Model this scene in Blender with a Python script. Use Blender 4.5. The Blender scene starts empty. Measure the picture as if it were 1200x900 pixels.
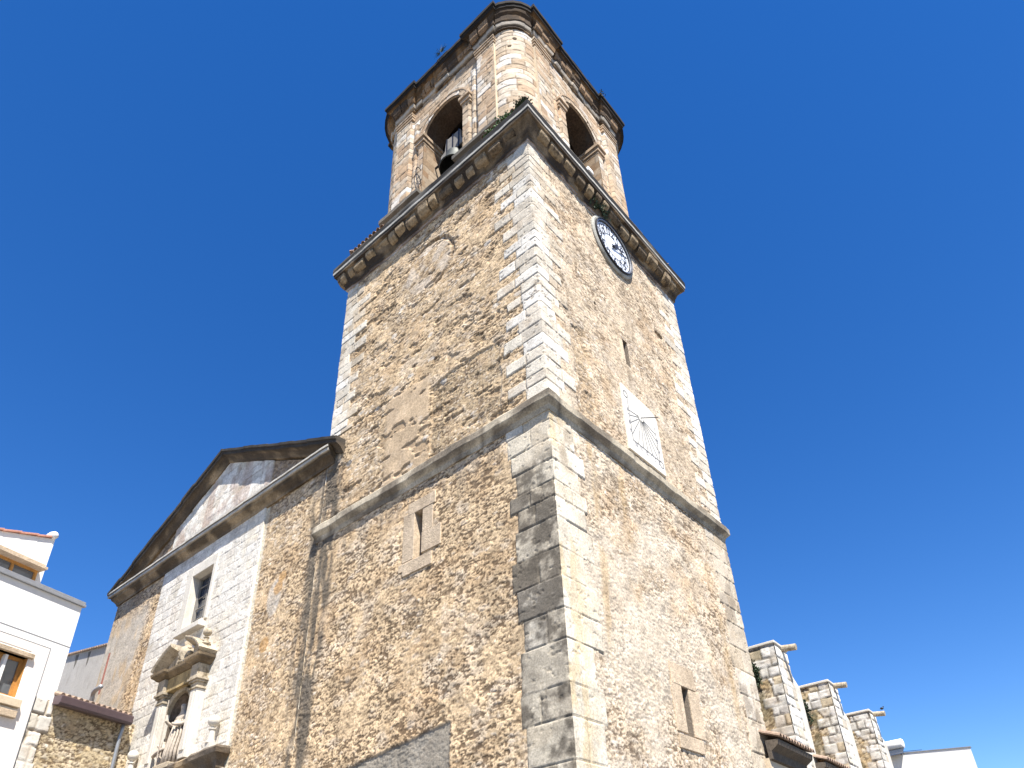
import bpy, math, random
import numpy as np
from mathutils import Matrix, Vector
random.seed(7)
R_ = math.radians

# ------------------------------------------------------------------ camera, sky, sun, exposure
scene = bpy.context.scene
cam_d = bpy.data.cameras.new("camera")
cam = bpy.data.objects.new("camera", cam_d)
scene.collection.objects.link(cam)
scene.camera = cam
YAW, PITCH, ROLL = 0.660644075, 0.553939437, -0.0629325504
fwd = Vector((-math.sin(YAW)*math.cos(PITCH), math.cos(YAW)*math.cos(PITCH), math.sin(PITCH)))
rt0 = Vector((math.cos(YAW), math.sin(YAW), 0)); up0 = rt0.cross(fwd)
rt = rt0*math.cos(ROLL) + up0*math.sin(ROLL); up = -rt0*math.sin(ROLL) + up0*math.cos(ROLL)
cam.matrix_world = Matrix(((rt.x, up.x, -fwd.x, 7.07996758), (rt.y, up.y, -fwd.y, -9.70096483),
                           (rt.z, up.z, -fwd.z, 1.6), (0, 0, 0, 1)))
cam_d.sensor_width = 36.0
cam_d.lens = 855.78326/1200*36.0
cam_d.shift_x = (600-630.6748)/1200
cam_d.shift_y = (605.01907-450)/1200
cam_d.clip_start = 0.1; cam_d.clip_end = 5000

SUN = Vector((1.66, -1.12, 3.2)).normalized()
elev = math.asin(SUN.z); azim = math.atan2(SUN.x, SUN.y)
w = bpy.data.worlds.new("World"); scene.world = w; w.use_nodes = True
nt = w.node_tree
bg = nt.nodes["Background"]
sky = nt.nodes.new("ShaderNodeTexSky"); sky.sky_type = 'NISHITA'; sky.sun_disc = False
sky.sun_elevation = elev; sky.sun_rotation = azim
sky.altitude = 300; sky.air_density = 1.0; sky.dust_density = 0.0; sky.ozone_density = 3.2
hs = nt.nodes.new("ShaderNodeHueSaturation"); hs.inputs['Saturation'].default_value = 1.33
hs.inputs['Hue'].default_value = 0.511
nt.links.new(sky.outputs[0], hs.inputs['Color']); nt.links.new(hs.outputs[0], bg.inputs[0])
bg.inputs[1].default_value = 0.082
sun_d = bpy.data.lights.new("sun", 'SUN'); sun_d.energy = 5.0; sun_d.angle = R_(0.5); sun_d.color = (1.0, 0.955, 0.88)
sun = bpy.data.objects.new("sun", sun_d); scene.collection.objects.link(sun)
sun.rotation_euler = (-SUN).to_track_quat('-Z', 'Y').to_euler()
scene.view_settings.view_transform = 'Standard'; scene.view_settings.look = 'None'
scene.view_settings.gamma = 1.0; scene.view_settings.use_curve_mapping = False
scene.view_settings.exposure = 1.30
scene.render.engine = 'CYCLES'
scene.cycles.max_bounces = 6; scene.cycles.diffuse_bounces = 4

# ------------------------------------------------------------------ numpy noise
def _h(ix, iy, seed):
    a = (ix.astype(np.int64)*374761393 + iy.astype(np.int64)*668265263 + seed*1274126177) & 0xFFFFFFFF
    a = ((a ^ (a >> 13))*1274126177) & 0xFFFFFFFF
    a = ((a ^ (a >> 16))*2246822519) & 0xFFFFFFFF
    a = a ^ (a >> 15)
    return (a & 0xFFFFFF)/float(0xFFFFFF)
def vn(x, y, seed):
    ix = np.floor(x); iy = np.floor(y); fx = x-ix; fy = y-iy
    fx = fx*fx*(3-2*fx); fy = fy*fy*(3-2*fy)
    a = _h(ix, iy, seed); b = _h(ix+1, iy, seed); c = _h(ix, iy+1, seed); d = _h(ix+1, iy+1, seed)
    return (a*(1-fx)+b*fx)*(1-fy)+(c*(1-fx)+d*fx)*fy
def fbm(x, y, seed=0, octv=4):
    x = np.asarray(x, float); y = np.asarray(y, float)
    t = 0; amp = 1; s = 0
    for o in range(octv):
        t = t + amp*vn(x*2**o+13.7*o, y*2**o-7.1*o, seed+o*17); s += amp; amp *= .5
    return t/s
def ss(a, b, x):
    t = np.clip((x-a)/(b-a), 0, 1); return t*t*(3-2*t)
def mixc(c, c2, m):
    m = np.asarray(m)[..., None]; return c*(1-m)+np.asarray(c2)*m
def voro(x, y, seed):
    ix = np.floor(x); iy = np.floor(y)
    f1 = np.full(x.shape, 9.); f2 = np.full(x.shape, 9.); idv = np.zeros(x.shape); id2 = np.zeros(x.shape)
    for dx in (-1, 0, 1):
        for dy in (-1, 0, 1):
            cx = ix+dx; cy = iy+dy
            px = cx+.12+.76*_h(cx, cy, seed); py = cy+.15+.7*_h(cx, cy, seed+5)
            d = np.sqrt((px-x)**2+(py-y)**2)
            r = _h(cx, cy, seed+9); r2 = _h(cx, cy, seed+11)
            closer = d < f1
            f2 = np.where(closer, f1, np.minimum(f2, d))
            idv = np.where(closer, r, idv); id2 = np.where(closer, r2, id2)
            f1 = np.where(closer, d, f1)
    return f1, f2, idv, id2
def palette(r, cols):
    """pick a colour per cell from [(upper limit, colour)]"""
    out = np.zeros(r.shape+(3,)); lo = 0
    for hi, c in cols:
        m = (r >= lo) & (r < hi+1e-6); out[m] = c; lo = hi
    return out

# ------------------------------------------------------------------ mesh plumbing
COL = scene.collection
def mesh_obj(name, V, F, mat, parent=None, C=None, smooth=False):
    me = bpy.data.meshes.new(name)
    V = np.asarray(V, dtype=np.float32)
    if isinstance(F, np.ndarray):
        n = len(F); k = F.shape[1]
        me.vertices.add(len(V)); me.vertices.foreach_set("co", V.ravel())
        me.loops.add(n*k); me.loops.foreach_set("vertex_index", F.astype(np.int32).ravel())
        me.polygons.add(n); me.polygons.foreach_set("loop_start", np.arange(0, n*k, k, dtype=np.int32))
        me.polygons.foreach_set("loop_total", np.full(n, k, dtype=np.int32))
        me.update(calc_edges=True)
    else:
        me.from_pydata([tuple(v) for v in V.tolist()], [], F); me.update()
    if C is not None:
        at = me.color_attributes.new("Col", 'FLOAT_COLOR', 'POINT')
        c4 = np.ones((len(V), 4), dtype=np.float32); c4[:, :3] = np.clip(C, 0.004, .9)
        at.data.foreach_set("color", c4.ravel())
    if smooth:
        me.polygons.foreach_set("use_smooth", np.ones(len(me.polygons), dtype=bool))
    if mat: me.materials.append(mat)
    o = bpy.data.objects.new(name, me); COL.objects.link(o)
    if parent: o.parent = parent
    return o
def empty(name, loc=(0, 0, 0), rz=0, parent=None):
    o = bpy.data.objects.new(name, None); COL.objects.link(o); o.location = loc; o.rotation_euler = (0, 0, rz)
    o.empty_display_size = .3
    if parent: o.parent = parent
    return o
def tag(o, label, cat, group=None, kind=None):
    o['label'] = label; o['category'] = cat
    if group: o['group'] = group
    if kind: o['kind'] = kind
    return o
class MB:
    def __init__(s): s.v = []; s.f = []
    def add(s, vs, fs):
        b = len(s.v); s.v += [tuple(v) for v in vs]; s.f += [tuple(i+b for i in f) for f in fs]; return s
    def box(s, x0, x1, y0, y1, z0, z1):
        return s.add([(x0, y0, z0), (x1, y0, z0), (x1, y1, z0), (x0, y1, z0), (x0, y0, z1), (x1, y0, z1), (x1, y1, z1), (x0, y1, z1)],
                     [(0, 3, 2, 1), (4, 5, 6, 7), (0, 1, 5, 4), (1, 2, 6, 5), (2, 3, 7, 6), (3, 0, 4, 7)])
    def prism(s, pts, axis, a, b):
        """extrude a polygon given in the two other axes along axis from a to b"""
        def p(u, v, w_):
            return {0: (w_, u, v), 1: (u, w_, v), 2: (u, v, w_)}[axis]
        n = len(pts)
        return s.add([p(u, v, a) for u, v in pts]+[p(u, v, b) for u, v in pts],
                     [tuple(range(n))[::-1], tuple(range(n, 2*n))]+[(i, (i+1) % n, (i+1) % n+n, i+n) for i in range(n)])
    def lathe(s, prof, c=(0, 0, 0), n=20, axis=2):
        k = len(prof); vs = []
        for i in range(n):
            a = 2*math.pi*i/n
            for r, z in prof:
                p = (r*math.cos(a), r*math.sin(a), z) if axis == 2 else ((z, r*math.cos(a), r*math.sin(a)) if axis == 0 else (r*math.cos(a), z, r*math.sin(a)))
                vs.append((p[0]+c[0], p[1]+c[1], p[2]+c[2]))
        fs = [(i*k+j, ((i+1) % n)*k+j, ((i+1) % n)*k+j+1, i*k+j+1) for i in range(n) for j in range(k-1)]
        return s.add(vs, fs)
    def tube(s, pts, r, n=8, closed=False):
        pts = [Vector(p) for p in pts]; vs = []; N = len(pts)
        for i, p in enumerate(pts):
            t = (pts[(i+1) % N]-pts[i-1]) if closed else (pts[min(i+1, N-1)]-pts[max(i-1, 0)])
            t.normalize(); a = t.cross(Vector((0.13, .2, 1))).normalized(); b = t.cross(a)
            rr = r[i] if isinstance(r, (list, tuple)) else r
            for k in range(n):
                th = 2*math.pi*k/n; vs.append(tuple(p+a*rr*math.cos(th)+b*rr*math.sin(th)))
        fs = []
        for i in range(N if closed else N-1):
            j = (i+1) % N
            fs += [(i*n+k, i*n+(k+1) % n, j*n+(k+1) % n, j*n+k) for k in range(n)]
        if not closed: fs += [tuple(range(n))[::-1], tuple(range((N-1)*n, N*n))]
        return s.add(vs, fs)
    def build(s, name, mat, parent=None, smooth=False, bevel=0, col=None):
        C = None
        if col is not None:
            C = np.tile(np.array(col, float), (len(s.v), 1))
        o = mesh_obj(name, np.array(s.v), s.f, mat, parent, C, smooth)
        if bevel:
            m = o.modifiers.new("bevel", 'BEVEL'); m.width = bevel; m.segments = 2; m.limit_method = 'ANGLE'
        return o

def grid_coords(a, b, res, snaps=()):
    n = max(1, int(round((b-a)/res))); c = np.linspace(a, b, n+1)
    for s in snaps:
        if a < s < b: c[np.argmin(np.abs(c-s))] = s
    return c
def field(name, mp, s0, s1, z0, z1, res, func, mat, parent, hole=None, ssn=(), zsn=(), resz=None, split=None, edge=None, smooth=True, flip=False):
    """wall sheet whose relief and stone colours come from func(S,Z)->(H, C[, mask]); split: name of the second object made of the masked faces"""
    s = grid_coords(s0, s1, res, ssn); z = grid_coords(z0, z1, resz or res, zsn)
    S, Z = np.meshgrid(s, z)
    out = func(S, Z); H, C = out[0], out[1]; M = out[2] if len(out) > 2 else None
    X, Y, Zz = mp(S, Z, H)
    if edge: X, Y, Zz = edge(S, Z, H, X, Y, Zz)
    V = np.stack([X, Y, Zz], -1).reshape(-1, 3); nz, ns = S.shape
    idx = np.arange(nz*ns).reshape(nz, ns)
    F = np.stack([idx[:-1, :-1], idx[:-1, 1:], idx[1:, 1:], idx[1:, :-1]], -1).reshape(-1, 4)
    if flip: F = F[:, ::-1]
    sc = ((S[:-1, :-1]+S[1:, 1:])/2).ravel(); zc = ((Z[:-1, :-1]+Z[1:, 1:])/2).ravel()
    keep = np.ones(len(F), bool)
    if hole is not None: keep &= ~hole(sc, zc)
    C = C.reshape(-1, 3)
    def mk(nm, k):
        f = F[k]; used = np.unique(f); re = np.zeros(len(V), int); re[used] = np.arange(len(used))
        return mesh_obj(nm, V[used], re[f], mat, parent, C[used], smooth)
    if split and M is not None:
        mm = M.ravel()[F].mean(1) > .5
        mid = (s0+s1)/2
        for hf in (sc < mid, sc >= mid):
            if (keep & mm & hf).any(): mk(split, keep & mm & hf)
        return mk(name, keep & ~mm)
    return mk(name, keep)

def sweep(name, path, prof, mat, parent, closed=False, colf=None, jit=.006, sub=.12, seed=1, blocks=None, bump=0, smooth=False, lipo=.37, bamp=None):
    P = [np.array(p, float) for p in path]; n = len(P)
    z3 = [p[2] if len(p) > 2 else 0. for p in P]; P = [p[:2] for p in P]
    nor = []
    for i in range(n-1+closed):
        t = P[(i+1) % n]-P[i]; t /= np.linalg.norm(t); nor.append(np.array([t[1], -t[0]]))
    off = []
    for i in range(n):
        if closed: a, b = nor[i-1], nor[i]
        else: a, b = nor[max(0, i-1)], nor[min(i, n-2)]
        m = a+b; m /= np.linalg.norm(m); off.append(m/max(.3, m@b))
    pts = []; offs = []; zz = []
    for i in range(n-1+closed):
        j = (i+1) % n; L = np.linalg.norm(P[j]-P[i]); k = max(1, int(math.ceil(L/sub)))
        for q in range(k):
            t = q/k; pts.append(P[i]*(1-t)+P[j]*t); offs.append(off[i]*(1-t)+off[j]*t); zz.append(z3[i]*(1-t)+z3[j]*t)
    if not closed: pts.append(P[-1]); offs.append(off[-1]); zz.append(z3[-1])
    pts = np.array(pts); offs = np.array(offs); zz = np.array(zz)
    d = np.linalg.norm(np.diff(pts, axis=0), axis=1); s = np.concatenate([[0], np.cumsum(d)])
    # refine the profile
    pr = []
    for a, b in zip(prof[:-1], prof[1:]):
        k = max(1, int(math.ceil(math.hypot(b[0]-a[0], b[1]-a[1])/.09)))
        for q in range(k): pr.append((a[0]+(b[0]-a[0])*q/k, a[1]+(b[1]-a[1])*q/k))
    pr.append(prof[-1]); pr = np.array(pr); K = len(pr)
    Sg, Kg = np.meshgrid(s, np.arange(K), indexing='ij')
    lp = np.concatenate([[0], np.cumsum(np.linalg.norm(np.diff(pr, axis=0), axis=1))])
    Lg = lp[None, :]+0*Sg
    no = (fbm(Sg*3, Lg*3, seed, 3)-.5)*2*jit*1.6; nz_ = (fbm(Sg*3, Lg*3, seed+50, 3)-.5)*2*jit
    O = pr[None, :, 0]+no; Zg = pr[None, :, 1]+nz_+zz[:, None]
    if blocks:
        bid = np.floor(Sg/blocks+.35*np.sin(Sg*.9)); O = O+(_h(bid, bid*0, seed)-.5)*2*(bamp or jit*1.5)*(O > .02)*(pr[None, :, 0] < lipo)
        fr = Sg/blocks-np.floor(Sg/blocks)
    if bump: O = O+bump*(fbm(Sg*2.2, Lg*2.2, seed+77, 3)-.5)*2*(pr[None, :, 0] > .02)*(pr[None, :, 0] < lipo)
    X = pts[:, None, 0]+offs[:, None, 0]*O; Y = pts[:, None, 1]+offs[:, None, 1]*O
    V = np.stack([X, Y, Zg], -1).reshape(-1, 3)
    ns = len(s); idx = np.arange(ns*K).reshape(ns, K)
    A = idx; B = np.roll(idx, -1, axis=0)
    if not closed: A = idx[:-1]; B = idx[1:]
    F = np.stack([A[:, :-1], B[:, :-1], B[:, 1:], A[:, 1:]], -1).reshape(-1, 4)
    C = colf(Sg, Lg, pr[None, :, 0]+0*Sg, pr[None, :, 1]+0*Sg) if colf else np.full(Sg.shape+(3,), .4)
    Fl = [tuple(f) for f in F.tolist()]
    if not closed: Fl += [tuple(idx[0].tolist()), tuple(idx[-1].tolist()[::-1])]
    return mesh_obj(name, V, Fl, mat, parent, C.reshape(-1, 3), smooth)

# ------------------------------------------------------------------ materials
def newmat(name):
    m = bpy.data.materials.new(name); m.use_nodes = True; t = m.node_tree; b = t.nodes["Principled BSDF"]; return m, t, b
def N(t, typ, **kw):
    n = t.nodes.new(typ)
    for k, v in kw.items():
        if k in n.inputs: n.inputs[k].default_value = v
        else: setattr(n, k, v)
    return n
def stone_mat(name, color=None, var=.22, bump=.35, rough=.93, scale=1.0, stain=0.0, stain_col=(.08, .07, .06)):
    m, t, b = newmat(name); L = t.links
    tc = N(t, "ShaderNodeTexCoord")
    n1 = N(t, "ShaderNodeTexNoise"); n1.inputs['Scale'].default_value = 14*scale; n1.inputs['Detail'].default_value = 8; n1.inputs['Roughness'].default_value = .7
    n2 = N(t, "ShaderNodeTexNoise"); n2.inputs['Scale'].default_value = 1.3*scale; n2.inputs['Detail'].default_value = 6; n2.inputs['Roughness'].default_value = .65
    vo = N(t, "ShaderNodeTexVoronoi"); vo.inputs['Scale'].default_value = 26*scale
    for n in (n1, n2, vo): L.new(tc.outputs['Object'], n.inputs['Vector'])
    if color is None:
        src = N(t, "ShaderNodeVertexColor"); src.layer_name = "Col"; so = src.outputs[0]
    else:
        src = N(t, "ShaderNodeRGB"); src.outputs[0].default_value = (*color, 1); so = src.outputs[0]
    r1 = N(t, "ShaderNodeMapRange"); r1.inputs['From Min'].default_value = .3; r1.inputs['From Max'].default_value = .7
    r1.inputs['To Min'].default_value = 1-var; r1.inputs['To Max'].default_value = 1+var*.8
    L.new(n1.outputs[0], r1.inputs['Value'])
    r2 = N(t, "ShaderNodeMapRange"); r2.inputs['From Min'].default_value = .3; r2.inputs['From Max'].default_value = .7
    r2.inputs['To Min'].default_value = 1-var*.6; r2.inputs['To Max'].default_value = 1+var*.5
    L.new(n2.outputs[0], r2.inputs['Value'])
    mu = N(t, "ShaderNodeMath", operation='MULTIPLY'); L.new(r1.outputs[0], mu.inputs[0]); L.new(r2.outputs[0], mu.inputs[1])
    vm = N(t, "ShaderNodeVectorMath", operation='SCALE'); L.new(so, vm.inputs[0]); L.new(mu.outputs[0], vm.inputs['Scale'])
    last = vm.outputs[0]
    if stain:
        n3 = N(t, "ShaderNodeTexNoise"); n3.inputs['Scale'].default_value = 2.6*scale; n3.inputs['Detail'].default_value = 9; n3.inputs['Roughness'].default_value = .72
        mp = N(t, "ShaderNodeMapping"); mp.inputs['Scale'].default_value = (1, 1, .45); L.new(tc.outputs['Object'], mp.inputs[0]); L.new(mp.outputs[0], n3.inputs['Vector'])
        r3 = N(t, "ShaderNodeMapRange"); r3.inputs['From Min'].default_value = .5; r3.inputs['From Max'].default_value = .64; r3.inputs['To Max'].default_value = stain
        L.new(n3.outputs[0], r3.inputs['Value'])
        mx = N(t, "ShaderNodeMix", data_type='RGBA'); L.new(r3.outputs[0], mx.inputs['Factor']); L.new(last, mx.inputs['A']); mx.inputs['B'].default_value = (*stain_col, 1)
        last = mx.outputs['Result']
    L.new(last, b.inputs['Base Color'])
    ad = N(t, "ShaderNodeMath", operation='MULTIPLY_ADD'); L.new(vo.outputs[0], ad.inputs[0]); ad.inputs[1].default_value = .35; L.new(n1.outputs[0], ad.inputs[2])
    bp = N(t, "ShaderNodeBump"); bp.inputs['Strength'].default_value = bump; bp.inputs['Distance'].default_value = .03
    L.new(ad.outputs[0], bp.inputs['Height']); L.new(bp.outputs[0], b.inputs['Normal'])
    b.inputs['Roughness'].default_value = rough; b.inputs['Specular IOR Level'].default_value = .15
    return m
def plain(name, color, rough=.6, metal=0, var=.06):
    m, t, b = newmat(name); L = t.links
    tc = N(t, "ShaderNodeTexCoord"); n1 = N(t, "ShaderNodeTexNoise"); n1.inputs['Scale'].default_value = 6; n1.inputs['Detail'].default_value = 7
    L.new(tc.outputs['Object'], n1.inputs['Vector'])
    r1 = N(t, "ShaderNodeMapRange"); r1.inputs['From Min'].default_value = .3; r1.inputs['From Max'].default_value = .7
    r1.inputs['To Min'].default_value = 1-var; r1.inputs['To Max'].default_value = 1+var
    L.new(n1.outputs[0], r1.inputs['Value'])
    vm = N(t, "ShaderNodeVectorMath", operation='SCALE'); vm.inputs[0].default_value = color; L.new(r1.outputs[0], vm.inputs['Scale'])
    L.new(vm.outputs[0], b.inputs['Base Color'])
    b.inputs['Roughness'].default_value = rough; b.inputs['Metallic'].default_value = metal
    return m
def glass_mat(name, color=(.03, .04, .06), rough=.08):
    m, t, b = newmat(name); b.inputs['Base Color'].default_value = (*color, 1); b.inputs['Roughness'].default_value = rough
    b.inputs['Specular IOR Level'].default_value = .8
    tc = N(t, "ShaderNodeTexCoord"); n1 = N(t, "ShaderNodeTexNoise"); n1.inputs['Scale'].default_value = 3
    t.links.new(tc.outputs['Object'], n1.inputs['Vector'])
    bp = N(t, "ShaderNodeBump"); bp.inputs['Strength'].default_value = .06; t.links.new(n1.outputs[0], bp.inputs['Height']); t.links.new(bp.outputs[0], b.inputs['Normal'])
    return m
M_MAS = stone_mat("masonry", var=.42, bump=.20, scale=1.6)
M_MASS = stone_mat("ashlar", var=.14, bump=.22)
M_DARK = stone_mat("weathered_stone", (.11, .09, .07), var=.35, stain=.8)
M_PALE = stone_mat("pale_limestone", (.56, .52, .45), var=.15, bump=.2, stain=.25, stain_col=(.22, .18, .13))
M_CREAM = stone_mat("cream_limestone", (.55, .45, .32), var=.15, bump=.2, stain=.2, stain_col=(.25, .2, .14))
M_PINK = stone_mat("dressed_pinkish_stone", (.50, .395, .28), var=.3, bump=.5, stain=.5, stain_col=(.25, .19, .13))
M_NICHE = stone_mat("carved_stone", (.41, .345, .255), var=.3, bump=.4, scale=1.6, stain=.9, stain_col=(.12, .09, .05))
M_TILE = stone_mat("clay_roof_tile", (.30, .215, .16), var=.35, bump=.3, stain=.6, stain_col=(.12, .11, .10))
M_REDT = stone_mat("new_roof_tile", (.50, .25, .18), var=.2)
M_IN = stone_mat("belfry_interior", (.035, .024, .017), var=.35, stain=.5)  # near-black stone, the chamber's lack of light put into its colour
M_BRONZE = plain("old_bronze", (.05, .055, .05), .6, .5)
M_IRON = plain("black_iron", (.03, .03, .035), .5, .6)
M_ZINC = plain("zinc", (.32, .33, .35), .45, .5)
M_WHITE = stone_mat("white_render", (.76, .745, .71), var=.05, bump=.08, stain=.10, stain_col=(.42, .40, .36))
M_DIALW = plain("white_enamel", (.72, .75, .80), .35, 0, .05)
M_BLACK = plain("black_paint", (.02, .02, .03), .5)
M_LINE = plain("dark_line_paint", (.10, .095, .10), .7)
M_WOOD = plain("varnished_wood", (.42, .20, .05), .5, 0, .25)
M_YOKE = plain("weathered_timber", (.19, .175, .155), .8, 0, .2)
M_BROWN = plain("brown_painted_metal", (.095, .065, .07), .45, .1)
M_GLASS = glass_mat("window_glass")
M_GLASS2 = glass_mat("clear_dark_glass", (.10, .11, .12), .05)
M_LEAF = plain("leaf_green", (.06, .11, .03), .7, 0, .5)
M_LEAFD = plain("dark_leaf", (.03, .05, .022), .8, 0, .4)
M_VOID = plain("dark_interior", (.02, .018, .016), .9)
M_CLAD = stone_mat("travertine_cladding", (.76, .70, .64), var=.10, bump=.05)

# ------------------------------------------------------------------ masonry pattern library
TAN = np.array((.60, .445, .275)); CREAM = np.array((.60, .50, .37))
def rubble(S, Z, seed, cw=.24, ch=.11, plaster=None, tone=TAN, pitd=1., stones=((.45, (.46, .35, .23)), (.62, (.36, .26, .16)), (.86, (.53, .49, .43)), (1.01, (.66, .63, .58)))):
    wx = (fbm(S*1.7, Z*1.7, seed+1, 3)-.5)*.9; wz = (fbm(S*2.2, Z*2.2, seed+2, 3)-.5)*.5
    f1, f2, r, r2 = voro(S/cw*1.35+wx*1.6, Z/ch*1.25+wz*1.8, seed+3)
    d = f2-f1
    stone = ss(.03, .30, d+(fbm(S*12, Z*16, seed+41, 3)-.5)*.35); dome = ss(.0, .6, d)
    fine = fbm(S*9, Z*14, seed+4, 4); fine2 = fbm(S*22, Z*30, seed+21, 2)
    big = fbm(S*.55, Z*.55, seed+6, 4)
    if plaster is None: plaster = ss(.40, .60, big)
    pl = plaster
    med = fbm(S*2.6, Z*4.0, seed+43, 4); exposed = np.clip(.80-pl*.75 + (fine-.5)*1.1+(med-.5)*1.7, 0, 1); exposed = ss(.30, .80, exposed)*(.72+.13*(cw < .2))
    show = np.maximum(exposed, ((r2 > .93)*ss(.2, .4, d))*(1-.35*pl))
    c_st = palette(r, stones)*(0.78+.36*r2)[..., None]; c_st = c_st*.48+.52*tone
    c_st = c_st*(.88+.3*fine[..., None])
    mort = tone*.78
    c_r = mixc(np.broadcast_to(mort, c_st.shape), c_st, stone)
    tn = fbm(S*1.5, Z*1.5, seed+8, 5)
    c_pl = np.broadcast_to(tone, c_st.shape)*(.74+.54*tn)[..., None]
    c_pl = mixc(c_pl, np.array((.60, .52, .42)), ss(.52, .68, fbm(S*2.3, Z*3.0, seed+12, 4))*.40)
    c_pl = mixc(c_pl, np.array((.44, .285, .15)), ss(.56, .70, fbm(S*1.1, Z*1.6, seed+13, 4))*.40)
    # pits: short slots that follow the bedding
    pit = fbm(S*8.0+wx*2, Z*18+wz*2, seed+15, 3); pit2 = fbm(S*14, Z*27, seed+16, 2)
    dens = .45+.55*ss(.36, .56, fbm(S*1.2, Z*1.2, seed+19, 4)); pm = (ss(.60, .635, pit)*.95 + ss(.66, .70, pit2)*.95 + ss(.64, .70, fbm(S*21, Z*44, seed+17, 2))*.8)*dens; pm = np.clip(pm*pitd, 0, 1)*(1-.25*exposed)
    ck = ss(.16, .05, d)*ss(.40, .55, fbm(S*3.1+4, Z*5.0, seed+47, 4))*(.35+.65*show)
    H = (1-show)*(.004+.006*(fine-.5)+.014*(tn-.5)) + show*(-.005+.007*dome*(.4+.9*r2)+.007*(fine-.5)) - pm*.011 - ck*.006 + (fine2-.5)*.005
    C = mixc(c_pl, c_r, show); C = mixc(C, np.array((.085, .052, .03)), np.clip(pm*.85+ck*.42, 0, .85))
    C = C*(.54+.54*fine2[..., None]+.40*fine[..., None])
    return H, C
def courses_of(z0, z1, lo, hi, seed):
    rs = np.random.RandomState(seed); z = [z0]
    while z[-1] < z1: z.append(z[-1]+rs.uniform(lo, hi))
    return np.array(z)
def ashlar(S, Z, zc, seed, lo=.45, hi=.95, joint=.008, s_start=-30.):
    """coursed blocks: distance to nearest joint and three random numbers a block"""
    ci = np.clip(np.searchsorted(zc, Z.ravel(), side='right')-1, 0, len(zc)-2).reshape(Z.shape)
    dz = np.minimum(Z-zc[ci], zc[ci+1]-Z)
    ds = np.full(S.shape, 9.); bid = np.zeros(S.shape)
    for c in np.unique(ci):
        rs = np.random.RandomState(seed*1000+int(c)); sj = s_start+rs.uniform(0, hi)+np.cumsum(rs.uniform(lo, hi, 400))
        m = ci == c; s = S[m]; k = np.clip(np.searchsorted(sj, s)-1, 0, 398)
        ds[m] = np.minimum(np.abs(s-sj[k]), np.abs(sj[k+1]-s)); bid[m] = k
    wob = (fbm(S*5, Z*5, seed+31, 3)-.5)*.012
    d = np.minimum(dz, ds)+wob
    return d, _h(bid, ci.astype(float), seed), _h(bid, ci.astype(float), seed+1), ci
def ashlar_look(S, Z, d, r, r2, cols, seed, depth=.014, jw=.018, jcol=(.24, .19, .14)):
    fine = fbm(S*8, Z*8, seed+3, 4); mid = fbm(S*2.2, Z*2.2, seed+5, 4)
    C = palette(r, cols)*(.88+.22*r2)[..., None]*(.86+.28*fine[..., None])
    C = mixc(C, np.array((.36, .26, .16)), ss(.58, .72, mid)*.35)
    j = 1-ss(jw*.35, jw, d)
    broken = ss(.40, .55, fbm(S*3, Z*3, seed+7, 3)); j = j*(.30+.70*broken)
    C = mixc(C, np.array(jcol), j*.75)
    pit = ss(.70, .76, fbm(S*9, Z*11, seed+9, 3))
    H = depth*(1-j)+(r2-.5)*.010+(fine-.5)*.006-pit*.012-j*.006
    C = mixc(C, np.array((.25, .19, .13)), pit*.5)
    return H, C

# ================================================================== GROUND
gm, gt, gb = newmat("street_paving")
tc = N(gt, "ShaderNodeTexCoord"); br = N(gt, "ShaderNodeTexBrick"); br.inputs['Scale'].default_value = 3
br.inputs['Color1'].default_value = (.15, .14, .125, 1); br.inputs['Color2'].default_value = (.12, .11, .10, 1); br.inputs['Mortar'].default_value = (.07, .065, .06, 1)
gt.links.new(tc.outputs['Object'], br.inputs['Vector']); gt.links.new(br.outputs[0], gb.inputs['Base Color']); gb.inputs['Roughness'].default_value = .9
g = MB().add([(-900, -900, 0), (900, -900, 0), (900, 900, 0), (-900, 900, 0)], [(0, 1, 2, 3)]).build('ground', gm); g['kind'] = 'structure'

# ================================================================== BELL TOWER
tower = empty('bell_tower', (-4, 4, 0))
TW = 8.0; ZL = 4.0
def tpar(o):      # keep world coordinates while parenting to the tower root
    return o
def P2T(mp):      # world -> tower local
    def f(S, Z, H):
        x, y, z = mp(S, Z, H); return x+4, y-4, z
    return f
rsq = np.random.RandomState(5)
qz = np.concatenate([[ -1, 0, .75, 1.5, 2.3, 3.05, 3.75, 4.42, 5.13, 5.70, 6.5, 7.09, 7.74, 8.35, 9.03, 9.5, 9.88, 10.4, 10.92, 11.42], [11.86]])
zz = 11.86
while zz < 21.4:
    zz += rsq.uniform(.27, .42); qz = np.append(qz, zz)
qlen = {}
for i in range(len(qz)):
    lower = qz[i] < 11.8
    long_ = i % 2 == 0
    a = rsq.uniform(.95, 1.25) if lower else (rsq.uniform(.95, 1.35) if long_ else rsq.uniform(.5, .8))
    b = rsq.uniform(.75, 1.2) if lower else (rsq.uniform(.5, .8) if long_ else rsq.uniform(.9, 1.3))
    qlen[i] = (a, b, rsq.uniform(.4, .6), rsq.uniform(0, 1), rsq.uniform(.6, 1.2), rsq.uniform(.6, 1.2))
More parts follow.
